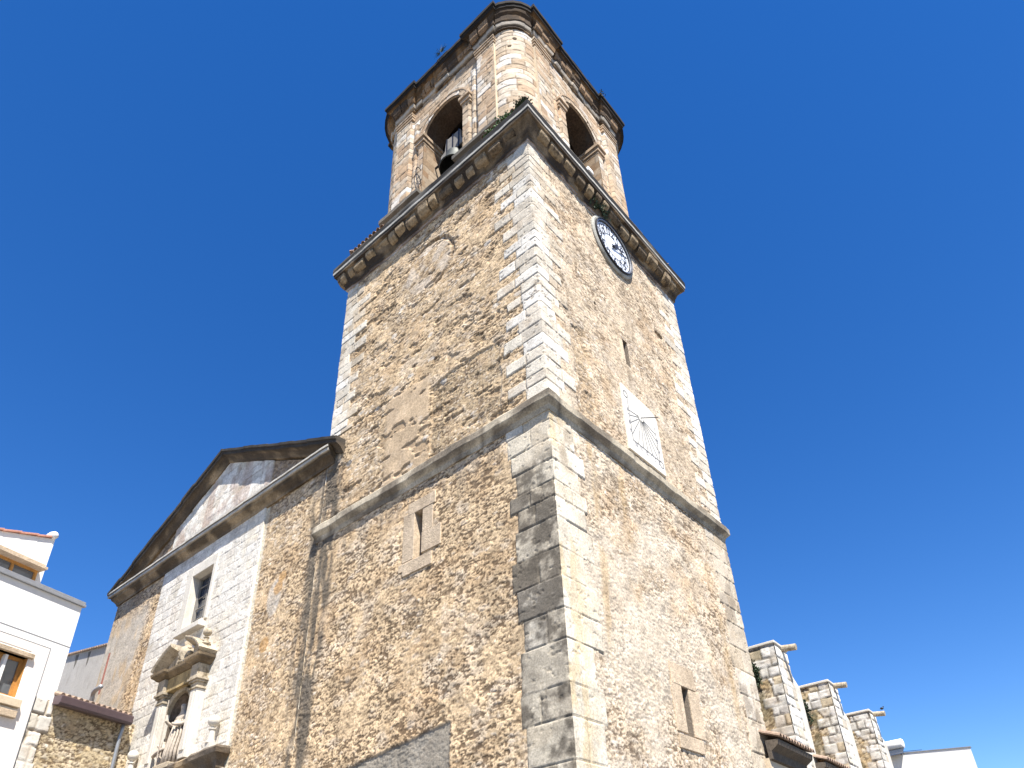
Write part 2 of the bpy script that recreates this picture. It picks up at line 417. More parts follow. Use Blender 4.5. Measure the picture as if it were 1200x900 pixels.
def quoin(S, Z, side, seed):
    """S distance from a corner; side 0/1 selects long/short set"""
    wob = (fbm(S*4, Z*4, seed, 3)-.5)*.03
    ci = np.clip(np.searchsorted(qz, (Z+wob*.4).ravel(), side='right')-1, 0, len(qz)-2).reshape(Z.shape)
    L = np.array([qlen[i][side] for i in range(len(qz))])[ci]; sp = np.array([qlen[i][2] for i in range(len(qz))])[ci]
    dz = np.minimum(Z-qz[ci], qz[ci+1]-Z)
    L = L+wob*1.5
    vj = L*sp; usev = (ci % 2 == side) | (L > 1.1)
    ds = np.minimum(np.abs(L-S), np.where(usev, np.abs(S-vj), 9.))
    blk = ci*2+(S > vj)*usev
    d = np.minimum(dz, ds)
    r = _h(blk.astype(float), blk*0.+(S > vj)*side, 91); r2 = _h(ci.astype(float), ci*0., 92)
    return S < L, d, r, r2, ci
QUP = ((.30, (.61, .55, .45)), (.6, (.56, .495, .40)), (.8, (.65, .605, .53)), (1.01, (.50, .42, .315)))
def near_quoin(S, Z, side):
    m, d, r, r2, ci = quoin(S, Z, side, 301)
    H, C = ashlar_look(S, Z, d, r, r2, QUP, 311, depth=.016, jw=.022)
    low = ss(11.9, 11.7, Z)
    big = fbm(S*1.8+5*side, Z*1.6, 320+side, 5); vert = fbm(S*3+3*side, Z*.9, 330+side, 4)
    if side == 0:
        # grey lichen crust and black soot blotches on the lower corner stones
        C = mixc(C, C*.4+.6*np.array((.52, .45, .33)), low*.8); H = H+low*.012*(fbm(S*3, Z*3, 350, 4)-.5)
        crust = low*ss(10.9, 9.7, Z+(r-.5)*.8)*ss(.30, .56, big+.25*(r-.5))
        C = mixc(C, np.array((.29, .255, .20)), crust*.62)
        soot = low*ss(10.7, 9.8, Z)*ss(.46, .56, fbm(S*2.8, Z*3.6, 340, 6)+.22*(r2-.5)+.10*(r-.5))
        sb = _h(ci.astype(float), ci*0., 345)
        soot = low*ss(10.9, 10.3, Z)*ss(.44, .66, fbm(S*2.6, Z*3.2, 340, 6)*.72+.30*fbm(S*9, Z*9, 347, 4)+.18*(sb-.5)+.05)
        C = mixc(C, np.array((.075, .062, .048)), soot*.80)
    else:
        C = mixc(C, C*.4+.6*np.array((.60, .53, .41)), low*.8)
        C = mixc(C, np.array((.50, .36, .18)), low*ss(.50, .64, vert)*.5*ss(.9, .3, S))
        C = mixc(C, np.array((.30, .24, .17)), low*ss(.60, .72, big)*.6)
    H = H-ss(.055, 0., S)*(.003+.030*ss(.55, .75, fbm(S*0+side*0, Z*5.5, 355, 4)))
    return m, H, C
def far_quoin(S, Z, side):
    m, d, r, r2, ci = quoin(S, Z+.07, side, 401)
    H, C = ashlar_look(S, Z, d, r, r2, QUP, 411, depth=.016, jw=.022)
    low = ss(11.9, 11.7, Z)
    C = mixc(C, np.array((.42, .34, .24)), low*.5)
    C = mixc(C, np.array((.20, .16, .12)), low*ss(.52, .66, fbm(S*2.4, Z*1.3, 440, 5))*.6)
    return m, H, C
def streak(S, Z, c, wd, z0, z1, seed):
    """a rain stain that starts at z1 and runs down to z0"""
    wob = (fbm(Z*.6, Z*0+seed, seed, 3)-.5)*.25
    nn = fbm(S*7, Z*1.3, seed+3, 4)
    return ss(wd, wd*.25, np.abs(S-c-wob))*ss(z0, z0+1.2, Z)*ss(z1+.05, z1-.1, Z)*ss(.30, .60, nn)

def faceL(S, Z):
    x = -S
    up = ss(11.9, 12.1, Z)
    pl = ss(.36, .60, fbm(S*.5, Z*.5, 61, 4)+.20*(1-up)+.0)
    H, C = rubble(S, Z, 60, .25, .105, pl, TAN)
    # smooth repaired panel above the string course
    e = (fbm(S*2, Z*2, 71, 3)-.5)*.5
    box = ss(.0, .12, np.minimum(np.minimum(x+5.5, -3.72-x)+e*.25, 15.1+e-Z))*ss(11.9, 12.0, Z)
    C = mixc(C, np.array((.48, .36, .235))*(1), box*.80); C = C*(1-.12*box*(fbm(S*3, Z*3, 77, 4)-.3))[..., None]; H = H*(1-.86*box)+.006*box
    # rough arched patch with broken edge
    arc = np.minimum(np.minimum(x+3.7, -1.3-x), 14.75-Z-.25*((x+2.5)**2)*.6)+e*.35
    ab = ss(0, .06, arc)*up; H2, C2 = rubble(S, Z, 80, .13, .09, pl*0+.1, TAN*.9, 1., ((.35, (.36, .28, .17)), (.6, (.46, .40, .30)), (.8, (.30, .23, .14)), (1.01, (.56, .52, .46))))
    H = H*(1-ab)+(H2-.025)*ab; C = mixc(C, C2, ab)
    # scar of an older round dial
    rr = np.hypot(x+4.0, (Z-19.5)); an = np.arctan2(Z-19.5, x+4.0)
    disc = ss(1.0, .9, rr+e*.35); C = mixc(C, np.array((.55, .47, .38)), disc*.6*ss(.35, .55, fbm(S*2.5, Z*2.5, 91, 4))); H = H*(1-.4*disc)
    ring = ss(.10, .05, np.abs(rr-1.02)+e*.06)*ss(-.5, .1, np.cos(an-.35))
    H = H-.05*ring; C = mixc(C, np.array((.16, .11, .07)), ring*.35)
    rag = ss(.62, .70, fbm(S*2.0, Z*4.5, 95, 4))*up; H = H-.03*rag; C = mixc(C, np.array((.24, .16, .09)), rag*.45)
    # larger pale stones bedded in the wall
    f1, f2, r, r2 = voro(S/.62+.3*fbm(S*2, Z*2, 96, 2), Z/.34, 99)
    bigst = (r > .84)*(.35+.65*up)*(f2 > 0)*ss(.22, .14, np.maximum(f1*.9, 0)-(fbm(S*5, Z*7, 97, 3)-.5)*.25)
    C = mixc(C, np.array((.60, .56, .50))*1.0, bigst*.6*ss(.3, .55, fbm(S*6, Z*6, 98, 3)))
    # grey cement patch low down, soot stain along the joint with the church front
    gp = ss(0, .08, np.minimum(np.minimum(-2.86-x, x+6.3), 5.72+.10*(x+2.86)-Z)+e*.08)
    C = mixc(C, np.array((.225, .21, .18))*(1), gp*.86); H = H-.03*gp
    wdt = .16+.025*(Z-4)
    st = ss(wdt+.16, wdt*.5, np.abs(x+7.62+.03*(15-Z)*.4)+(fbm(S*3, Z*.8, 105, 4)-.5)*.5)*ss(14.9, 14.5, Z)*ss(.25, .5, fbm(S*5, Z*1.2, 107, 4))
    C = mixc(C, np.array((.085, .075, .062)), st*.86)
    dr = ss(11.85, 11.2, Z)*ss(10.4, 11.4, Z)*ss(.52, .66, fbm(S*6, Z*.7, 108, 3)); C = mixc(C, np.array((.20, .16, .12)), dr*.5)
    m, Hq, Cq = near_quoin(S, Z, 0); m2, Hf, Cf = far_quoin(TW-S, Z, 1)
    m2 = m2 & (Z > 15.1)
    H = np.where(m, Hq, H); C = np.where(m[..., None], Cq, C); H = np.where(m2, Hf, H); C = np.where(m2[..., None], Cf, C)
    return H, C, (m | m2).astype(float)
def faceR(S, Z):
    up = ss(11.9, 12.1, Z)
    pl = ss(.26, .52, fbm(S*.5, Z*.5, 161, 4)+.08)
    pl = np.maximum(pl*1, 0)*(1-.75*ss(7.3, 6.2, Z+(fbm(S, Z, 163, 3)-.5)*2))
    tone = np.array((.54, .43, .305))
    H, C = rubble(S, Z, 160, .27, .13, pl, tone, .8, ((.4, (.56, .46, .33)), (.6, (.48, .37, .25)), (.85, (.60, .54, .46)), (1.01, (.66, .62, .56))))
    low = 1-up
    C = mixc(C, C*.45+.55*np.array((.60, .53, .43)), low*ss(.42, .60, fbm(S*.8, Z*.8, 171, 5))*.8)
    e = (fbm(S*2, Z*2, 181, 3)-.5)*.5
    # ragged broken plaster beside the corner stones
    rg = ss(.0, .15, .42-np.abs(S-1.55-e*.5))*ss(15.9, 15.2, Z)*up*ss(.38, .55, fbm(S*2, Z*2, 183, 4))
    H2, C2 = rubble(S, Z, 190, .14, .08, pl*0, TAN*.85); H = H*(1-rg)+(H2-.03)*rg; C = mixc(C, C2, rg*.8)
    st = streak(S, Z, 3.95, .34, 14.2, 15.6, 201)+streak(S, Z, 4.3, .3, 16.3, 19.4, 203)*.8
    C = mixc(C, np.array((.22, .165, .11)), np.clip(st, 0, 1)*.6)
    st2 = streak(S, Z, 1.5, .22, 6.0, 11.7, 207)*low+streak(S, Z, 2.6, .2, 9.0, 11.7, 209)*low+streak(S, Z, 6.6, .25, 5.5, 9, 211)
    C = mixc(C, np.array((.40, .27, .13)), np.clip(st2, 0, 1)*.5)
    rough = ss(.0, .2, .55-np.hypot((S-3.6)/1.3, (Z-8.9)/.7)+e*.4); H3, C3 = rubble(S, Z, 195, .15, .09, pl*0, tone*.9); H = H*(1-rough)+H3*rough; C = mixc(C, C3, rough*.8)
    # deep ragged hole
    hl = ss(.0, .08, .20-np.hypot((S-6.28)/1.45, (Z-18.62)/.55)+(fbm(S*6, Z*6, 221, 3)-.5)*.22); H = H-.32*hl; C = mixc(C, np.array((.13, .09, .06)), hl*.8)
    sm = ss(.0, .03, .05-np.hypot(S-2.55, (Z-17.0)*.7)); H = H-.12*sm; C = mixc(C, np.array((.13, .09, .06)), sm*.7)
    m, Hq, Cq = near_quoin(S, Z, 1); m2, Hf, Cf = far_quoin(TW-S, Z, 0)
    H = np.where(m, Hq, H); C = np.where(m[..., None], Cq, C); H = np.where(m2, Hf, H); C = np.where(m2[..., None], Cf, C)
    return H, C, (m | m2).astype(float)
mpL = P2T(lambda S, Z, H: (-S, -H, Z)); mpR = P2T(lambda S, Z, H: (H, S, Z))
mpW = P2T(lambda S, Z, H: (-8-H, 8-S, Z)); mpN = P2T(lambda S, Z, H: (S-8, 8+H, Z))
def edL(S, Z, H, X, Y, Zz):
    X = X.copy(); Y = Y.copy(); X[:, 0] = 4+H[:, 0]; X[:, -1] = -4-H[:, -1]; return X, Y, Zz
def edR(S, Z, H, X, Y, Zz):
    Y = Y.copy(); Y[:, 0] = -4-H[:, 0]; Y[:, -1] = 4+H[:, -1]; return X, Y, Zz
SL = (3.85, 4.12, 9.63, 10.89); SR = (3.92, 4.22, 5.45, 6.51); SU = (3.78, 4.02, 15.62, 16.60)
def hR(s, z):
    a = (s > SR[0]) & (s < SR[1]) & (z > SR[2]) & (z < SR[3]); b = (s > SU[0]) & (s < SU[1]) & (z > SU[2]) & (z < SU[3]); return a | b
hL = lambda s, z: (s > SL[0]) & (s < SL[1]) & (z > SL[2]) & (z < SL[3])
field('wall', mpL, 0, 8, ZL, 21.75, .021, faceL, M_MAS, tower, hL, SL[:2], SL[2:], split='quoins', edge=edL, flip=True)
field('wall', mpR, 0, 8, ZL, 21.75, .021, faceR, M_MAS, tower, hR, SR[:2]+SU[:2], SR[2:]+SU[2:], split='quoins', edge=edR)
field('wall', mpL, 0, 8, 0, ZL, .1, faceL, M_MAS, tower, split='quoins', edge=edL, flip=True)
field('wall', mpR, 0, 8, 0, ZL, .1, faceR, M_MAS, tower, split='quoins', edge=edR)
field('wall', mpW, 0, 8, 0, 21.75, .1, lambda S, Z: faceR(8-S, Z)[:2], M_MAS, tower, flip=True)
field('wall', mpN, 0, 8, 0, 21.75, .1, lambda S, Z: faceL(S*.9+.4, Z)[:2], M_MAS, tower, flip=True)
def T(mb):   # shift a world-coordinate MB into tower space
    mb.v = [(x+4, y-4, z) for x, y, z in mb.v]; return mb
# slit windows
def slit(face, a, b, z0, z1, stones, mat):
    """dressed stones round a slit; face 'L' (x=-s, y out) or 'R'"""
    t = empty('slit_window', (0, 0, 0), 0, tower)
    def bx(m, s0, s1, d0, d1, zz0, zz1):
        if face == 'L': m.box(-s1, -s0, -d1, -d0, zz0, zz1)
        else: m.box(d0, d1, s0, s1, zz0, zz1)
    fr = MB()
    for (s0, s1, zz0, zz1, d) in stones: bx(fr, s0, s1, -.05, d, zz0, zz1)
    T(fr).build('frame', mat, t, bevel=.012)
    rv = MB(); D = -.24
    bx(rv, a-.3, a+.005, D, -.012, z0-.1, z1+.1); bx(rv, b-.005, b+.3, D, -.012, z0-.1, z1+.1); bx(rv, a+.005, b-.005, D, -.012, z1-.005, z1+.2); bx(rv, a+.005, b-.005, D, -.012, z0-.2, z0+.005)
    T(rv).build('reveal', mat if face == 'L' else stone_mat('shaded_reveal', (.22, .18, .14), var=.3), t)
    bk = MB(); bx(bk, a-.3, b+.3, D-.1, D, z0-.2, z1+.2); T(bk).build('shaft', M_VOID, t)
slit('L', 3.85, 4.12, 9.63, 10.89, [(4.12, 4.5, 9.66, 10.95, .022), (3.42, 4.35, 10.89, 11.22, .026), (3.5, 3.85, 10.25, 10.89, .016), (3.22, 3.85, 9.70, 10.243, .030), (3.5, 4.45, 9.30, 9.63, .034), (4.12, 4.62, 9.45, 9.655, .018)], M_PINK)
slit('R', 3.92, 4.22, 5.45, 6.51, [(3.5, 3.92, 5.50, 6.55, .022), (3.55, 4.55, 6.51, 6.98, .028), (4.22, 4.66, 5.48, 6.50, .020), (3.5, 4.5, 5.16, 5.45, .034)], M_PINK)
slit('R', 3.78, 4.02, 15.62, 16.60, [(3.60, 3.76, 15.7, 16.5, .010)], M_CREAM)

# string course
def weather(base, dark, under=(.30, .23, .15), seed=3, lip=.2):
    base = np.array(base); dark = np.array(dark)
    def f(S, L, O, Z):
        n = fbm(S*1.6, L*2, seed, 5); n2 = fbm(S*7, L*7, seed+3, 4); b = np.floor(S/.62+.4*np.sin(S)); br = _h(b, b*0, seed)
        C = np.broadcast_to(base, S.shape+(3,))*(.75+.3*br+.35*(n2-.5))[..., None]
        C = mixc(C, dark, ss(.42, .62, n)*.8)
        j = 1-ss(.0, .035, np.abs((S/.62+.4*np.sin(S))-np.round(S/.62+.4*np.sin(S)))*.62)
        return mixc(C, dark*.6, j*.7)
    return f
sq = [(-8.1, -.0), (0, 0), (0, 8), (-8, 8)]
tl = lambda pts: [(p[0]+4, p[1]-4)+tuple(p[2:]) for p in pts]
sweep('string_course', tl([(-8.12, 0), (0, 0), (0, 8), (-8, 8), (-8, .4)]), [(-.05, 11.66), (.02, 11.66), (.06, 11.78), (.155, 11.88), (.165, 11.90), (.165, 12.07), (.12, 12.13), (-.05, 12.24)], M_MAS, tower,
      colf=weather((.50, .43, .32), (.13, .105, .08), seed=7), jit=.009, seed=4, blocks=.62, bamp=.016)
# main cornice: bed mould, lumpy cove of worn blocks, flat lip
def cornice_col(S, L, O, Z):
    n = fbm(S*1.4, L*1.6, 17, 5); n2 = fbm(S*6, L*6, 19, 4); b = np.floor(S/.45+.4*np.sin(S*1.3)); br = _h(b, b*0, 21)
    C = np.broadcast_to(np.array((.20, .145, .09)), S.shape+(3,))*(.45+.8*br+.6*(n2-.5))[..., None]  # cove albedo lowered, so part of the shade under the lip is painted in
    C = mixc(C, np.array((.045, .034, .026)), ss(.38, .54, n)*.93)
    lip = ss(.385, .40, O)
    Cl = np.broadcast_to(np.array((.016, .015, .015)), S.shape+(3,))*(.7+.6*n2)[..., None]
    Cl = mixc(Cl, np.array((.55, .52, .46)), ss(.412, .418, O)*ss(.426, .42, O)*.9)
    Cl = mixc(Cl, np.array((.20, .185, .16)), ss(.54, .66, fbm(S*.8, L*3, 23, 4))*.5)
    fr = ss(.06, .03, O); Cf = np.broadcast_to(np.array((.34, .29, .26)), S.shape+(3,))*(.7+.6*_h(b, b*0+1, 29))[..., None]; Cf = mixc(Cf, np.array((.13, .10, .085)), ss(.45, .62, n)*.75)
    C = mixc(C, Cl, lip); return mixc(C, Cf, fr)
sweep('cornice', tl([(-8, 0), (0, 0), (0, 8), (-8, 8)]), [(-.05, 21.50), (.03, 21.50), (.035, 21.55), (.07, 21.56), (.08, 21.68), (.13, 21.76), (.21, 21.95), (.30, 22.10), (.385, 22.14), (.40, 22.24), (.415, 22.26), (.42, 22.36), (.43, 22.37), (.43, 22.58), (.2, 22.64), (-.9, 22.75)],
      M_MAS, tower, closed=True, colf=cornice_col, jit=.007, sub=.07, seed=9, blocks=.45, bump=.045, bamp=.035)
# worn modillion blocks in the cove
M_CORB2 = stone_mat('blackened_corbel_stone', (.15, .11, .07), var=.5, bump=.8, stain=.95, stain_col=(.03, .023, .018))
M_CORB = stone_mat('worn_corbel_stone', (.30, .225, .14), var=.45, bump=.8, stain=.95, stain_col=(.04, .03, .024))
for side in range(2):
    s = .25
    mb = MB(); k = 0
    rs = random.Random(11+side)
    while s < 7.9:
        wd = rs.uniform(.26, .58); o = rs.uniform(.29, .375); zb = rs.uniform(21.68, 21.86)
        pts = [(-.0, zb), (o*.6, zb+.03), (o*.95, zb+.14), (o, 22.12), (-.0, 22.15)]
        mb = MB()
        if side == 0: mb.prism([(-p[0]+rs.uniform(-.02, .02), p[1]+rs.uniform(-.02, .02)) for p in pts], 0, -s-wd, -s)
        else: mb.prism([(p[0], p[1]) for p in pts], 1, s, s+wd)
        T(mb).build('modillion', rs.choice((M_CORB, M_CORB, M_CORB2)), tower, bevel=.03)
        s += wd+rs.uniform(.05, .15)

# corner attic blocks with tile hips
for cx, cy in ((-1, -1), (1, -1), (1, 1), (-1, 1)):
    xs = sorted((cx*3.95, cx*2.3)); ys = sorted((cy*3.95, cy*2.3))
    MB().box(xs[0], xs[1], ys[0], ys[1], 22.5, 23.38).build('attic_block', M_DARK, tower, bevel=.02)
def tile_hip(sx, sy):
    mb = MB(); r = .085; n = 6
    def half(p0, p1, rr):
        p0 = Vector(p0); p1 = Vector(p1); t = (p1-p0).normalized(); side = t.cross(Vector((0, 0, 1))).normalized(); upv = side.cross(t)
        if upv.z < 0: upv = -upv
        vs = []
        for p, r_ in ((p0, rr), (p1, rr*.8)):
            for k in range(n+1):
                a = math.pi*k/n; vs.append(tuple(p+side*r_*math.cos(a)+upv*r_*math.sin(a)))
            for k in range(n, -1, -1):
                a = math.pi*k/n; vs.append(tuple(p+side*(r_-.02)*math.cos(a)+upv*(r_-.02)*math.sin(a)))
        m = 2*(n+1); fs = [(i, (i+1) % m, (i+1) % m+m, i+m) for i in range(m)]+[tuple(range(m))[::-1], tuple(range(m, 2*m))]
        mb.add(vs, fs)
    E0, E1 = 4.08, 2.2; z0 = 23.42; sl = .55
    k = 0
    for i in range(10):
        a = E0-.10-.2*i
        if a < 2.3: break
        # rows run inward from each eave until they meet the hip
        ln = E0-a
        jx = random.uniform(-.02, .02)
        for c in range(int(ln/.35)+1):
            b0 = E0-c*.35; b1 = max(E0-ln-.02, b0-.42)
            half((sx*a, sy*b0, z0+sl*(E0-b0)+.02*random.random()), (sx*a, sy*b1, z0+sl*(E0-b1)), r)
            half((sx*b0, sy*a, z0+sl*(E0-b0)+.02*random.random()), (sx*b1, sy*a, z0+sl*(E0-b1)), r)
    for c in range(6):
        b0 = E0-c*.3; b1 = b0-.36
        half((sx*b0, sy*b0, z0+.07+sl*(E0-b0)), (sx*b1, sy*b1, z0+.07+sl*(E0-b1)), .10)
    mb.add([(sx*E0, sy*E0, z0-.03), (sx*2.2, sy*E0, z0-.03), (sx*2.2, sy*2.2, z0+sl*1.88-.03), (sx*E0, sy*2.2, z0-.03)], [(0, 1, 2), (0, 2, 3)])
    mb.build('tile_hip', M_TILE, tower)
for sx, sy in ((1, -1), (-1, -1), (1, 1), (-1, 1)): tile_hip(sx, sy)

# ------------------------------------------------------------------ belfry, built in tower-local coordinates (centre 0,0)
M_BELT = stone_mat('weathered_tan_stone', (.42, .31, .21), var=.35, bump=.5, stain=.7, stain_col=(.12, .09, .06))
bel = empty('belfry', (0, 0, 0), 0, tower)
D = 3.6; ZB = 22.7; ZT = 30.0; RO = 1.0; ZS = 27.9
BEL = ((.26, (.53, .455, .36)), (.5, (.45, .345, .24)), (.64, (.39, .275, .18)), (.76, (.60, .55, .48)), (1.01, (.49, .395, .29)))
bz = courses_of(22.6, 31, .24, .42, 77)
def relief(s, z):
    a = np.abs(s)
    h = np.zeros_like(s)-.12
    h = np.where((a > 1.70), 0., h)                          # outer pilaster
    h = np.where((a > 1.41) & (a < 1.59) & (z < 29.3), -.06, h)
    h = np.where((a < 1.33) & (z < ZS), -.04, h)             # jamb pier
    rr = np.hypot(s, z-ZS)
    h = np.where((rr < 1.27) & (z >= ZS), -.05, h)           # archivolt
    return h
def bel_face(seed):
    def f(S, Z):
        d, r, r2, ci = ashlar(S, Z, bz, seed, .35, .8)
        H, C = ashlar_look(S, Z, d, r, r2, BEL, seed+5, depth=.016, jw=.032, jcol=(.12, .08, .05))
        org = ss(.50, .66, fbm(S*.8, Z*1.8, seed+9, 4)); C = mixc(C, np.array((.44, .29, .17)), org*.6); C = C*(.70+.5*fbm(S*5, Z*9, seed+15, 3))[..., None]
        dk = ss(29.0, 30.2, Z)*ss(.45, .6, fbm(S*2, Z*1.2, seed+11, 4)); C = mixc(C, np.array((.24, .17, .11)), dk*.5)
        return H*.9+relief(S, Z), C
    return f
open_ = lambda s, z: ((np.abs(s) < RO) & (z < ZS)) | (np.hypot(s, z-ZS) < RO)
rotk = [(1, 0, 0, 1), (0, -1, 1, 0), (-1, 0, 0, -1), (0, 1, -1, 0)]
def rmap(k, x, y):
    a, b, c, d = rotk[k]; return a*x+b*y, c*x+d*y
def bel_map(k):
    def f(S, Z, H):
        x, y = rmap(k, S, -(D+H)); return x, y, Z
    return f
for k in range(4):
    field('face_wall', bel_map(k), -2.55, 2.55, ZB, 31.0, .03 if k < 2 else .08, bel_face(500+k*31), M_MASS, bel, open_,
          (-1.70, 1.70, -1.59, 1.59, -1.41, 1.41, -1.33, 1.33, -RO, RO), (ZS,), smooth=False, flip=(False))
# rounded corners, stone courses bending round
def corner_map(k):
    def f(S, Z, H):
        a = S/.95; x = 2.55+(.95+H)*np.sin(a); y = -(2.55+(.95+H)*np.cos(a)); x, y = rmap(k, x, y); return x, y, Z
    return f
def corner_f(seed):
    def f(S, Z):
        d, r, r2, ci = ashlar(S, Z, bz, seed, .45, .9)
        H, C = ashlar_look(S, Z, d, r, r2, BEL, seed+5, depth=.016, jw=.032, jcol=(.12, .08, .05)); C = C*(.70+.5*fbm(S*5, Z*9, seed+15, 3))[..., None]
        for (hs_, hz) in ((.55, 29.1), (.75, 29.6)):
            m = ss(.08, .05, np.hypot(S-hs_, Z-hz)); H = H-.1*m; C = mixc(C, np.array((.08, .06, .05)), m*.8)
        return H, C
    return f
for k in range(4):
    field('corner_pier', corner_map(k), 0, .95*math.pi/2, ZB, 31.0, .03 if k in (0, 1, 3) else .08, corner_f(620+k*13), M_MASS, bel, smooth=False)
# side returns of the pilasters towards the corner
for k in range(4):
    for sgn in (-1, 1):
        p = [rmap(k, sgn*2.56, -3.60), rmap(k, sgn*2.40, -3.60), rmap(k, sgn*2.40, -3.40), rmap(k, sgn*2.56, -3.40)]
        if sgn < 0: p = p[::-1]
        MB().prism([(q[0], q[1]) for q in p], 2, ZB, 31.0).build('pilaster_edge', M_CREAM, bel)
for k in range(4):
    for sg in (-1, 1):
        cp = MB()
        for z0, z1, o in ((29.72, 29.80, .035), (29.80, 29.90, .015), (29.90, 30.02, .055), (30.02, 30.10, .08)):
            p = [rmap(k, sg*(1.68-o*.5), -(D+o)), rmap(k, sg*(2.57+o*.6), -(D+o)), rmap(k, sg*(2.57+o*.3), -(D-.25)), rmap(k, sg*(1.68-o*.5), -(D-.25))]
            cp.prism(p if sg > 0 else p[::-1], 2, z0, z1)
        cp.build('capital', M_BELT, bel, bevel=.012)
# openings: reveals, vaulted soffit, archivolt, imposts
TH = .95
arc = [(math.cos(math.pi*i/28), math.sin(math.pi*i/28)) for i in range(29)]
for k in range(4):
    rv = MB(); pts = [(RO, ZB), (RO, ZS)]+[(RO*c, ZS+RO*s_) for c, s_ in arc]+[(-RO, ZS), (-RO, ZB)]
    front = [(*rmap(k, s_, -(D-.035)), z) for s_, z in pts]; back = [(*rmap(k, s_, -(D-TH)), z) for s_, z in pts]
    n = len(pts); rv.add(front+back, [(i, i+1, i+1+n, i+n) for i in range(n-1)])
    rv.build('opening_reveal', stone_mat("reveal_stone", (.085, .058, .04), var=.5, stain=.8) if k == 0 else bpy.data.materials["reveal_stone"], bel)  # reveal stone kept very dark, shading the opening by colour
    av = MB(); rad = [(RO-.012, .0), (RO-.012, .06), (RO+.09, .07), (RO+.10, .03), (RO+.22, .045), (RO+.23, .10), (RO+.30, .10), (RO+.30, -.0)]
    vs = []; m = len(rad)
    for c, s_ in arc:
        for r_, o in rad: vs.append((*rmap(k, r_*c, -(D-.12+o)), ZS+r_*s_))
    av.add(vs, [(i*m+j, (i+1)*m+j, (i+1)*m+j+1, i*m+j+1) for i in range(28) for j in range(m-1)])
    av.build('archivolt', M_BELT, bel)
    for sg in (-1, 1):
        im = MB()
        for (z0, z1, o) in ((27.42, 27.55, .03), (27.55, 27.75, .08), (27.75, 27.92, .14)):
            a0, a1 = sg*(RO-o*.8), sg*(1.36+o*.5)
            p = [rmap(k, a0, -(D-.04+o)), rmap(k, a1, -(D-.04+o)), rmap(k, a1, -(D-.3)), rmap(k, a0, -(D-TH+.02))]
            im.prism(p if sg > 0 else p[::-1], 2, z0, z1)
        im.build('impost', M_BELT, bel, bevel=.015)
for k in range(2):
    for sg in (-1, 1):
        def jm(S, Z, H, k=k, sg=sg):
            x, y = rmap(k, sg*(RO-.006-H), -(D-.035-S)); return x, y, Z
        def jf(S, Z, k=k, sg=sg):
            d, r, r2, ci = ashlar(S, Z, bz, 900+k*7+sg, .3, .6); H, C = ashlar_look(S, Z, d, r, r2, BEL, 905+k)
            return H*.5, C*np.array((.62, .56, .50))  # belfry stone darkened here to put the opening's shade into the colour
        field('jamb', jm, 0, TH-.03, ZB, 27.45, .05, jf, M_MASS, bel, smooth=False, flip=sg > 0)
# inner chamber
inn = MB()
I = D-TH
for k in range(4):
    pa = [(-I, ZB), (-RO, ZB), (-RO, ZS)]+[(RO*c, ZS+RO*s_) for c, s_ in arc[::-1]]+[(RO, ZS), (RO, ZB), (I, ZB), (I, 29.6), (-I, 29.6)]
    inn.add([(*rmap(k, s_, -I), z) for s_, z in pa], [tuple(range(len(pa)))])
inn.add([(-3.3, -3.3, 22.85), (3.3, -3.3, 22.85), (3.3, 3.3, 22.85), (-3.3, 3.3, 22.85)], [(0, 1, 2, 3)])
# domical vault
vs = [(0, 0, 31.0)]; rings = 6; seg = 24
for i in range(1, rings+1):
    a = i/rings*math.pi/2
    for j in range(seg):
        th = 2*math.pi*j/seg; sq_ = 1/max(abs(math.cos(th)), abs(math.sin(th))); q_ = 1+(sq_-1)*(i/rings)
        vs.append((I*math.sin(a)*math.cos(th)*q_, I*math.sin(a)*math.sin(th)*q_, 29.4+1.6*math.cos(a)))
fs = [(0, 1+j, 1+(j+1) % seg) for j in range(seg)]+[(1+i*seg+j, 1+(i+1)*seg+j, 1+(i+1)*seg+(j+1) % seg, 1+i*seg+(j+1) % seg) for i in range(rings-1) for j in range(seg)]
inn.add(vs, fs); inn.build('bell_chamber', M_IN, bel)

# plan of the drum for swept mouldings (pilasters break forward)
def arc_pts(k, rr, a0=0, a1=math.pi/2, n=9):
    return [rmap(k, 2.55+rr*math.sin(a0+(a1-a0)*i/(n-1)), -(2.55+rr*math.cos(a0+(a1-a0)*i/(n-1)))) for i in range(n)]
def drum_plan(front=.0, brk=.07):
    path = []
    for k in range(4):
        path += [rmap(k, *p) for p in ((-2.55, -(D-.12+brk+.04)), (-1.66, -(D-.12+brk+.04)), (-1.66, -(D-.12)), (1.66, -(D-.12)), (1.66, -(D-.12+brk+.04)), (2.55, -(D-.12+brk+.04)))]
        path += [p for p in arc_pts(k, .97)][0:]
    return path
def ent_col(S, L, O, Z):
    n = fbm(S*1.3, L*1.6, 717, 5); n2 = fbm(S*6, L*6, 719, 4); b = np.floor(S/.38+.4*np.sin(S*1.3)); br = _h(b, b*0, 721)
    C = np.broadcast_to(np.array((.32, .22, .13)), S.shape+(3,))*(.35+.9*br+.6*(n2-.5))[..., None]
    blk = ss(30.55, 30.62, Z); C = mixc(C, C*np.array((.72, .62, .5)), blk)
    C = mixc(C, np.array((.045, .033, .024)), ss(.48, .60, n+.03*blk)*.9)
    lt = ss(.05, .0, np.abs(Z-30.48)-.06); C = mixc(C, np.array((.60, .54, .45)), lt*.6)
    lip = ss(31.12, 31.16, Z); Cl = np.broadcast_to(np.array((.022, .019, .017)), S.shape+(3,))*(.6+.8*n2)[..., None]
    return mixc(C, Cl, lip)
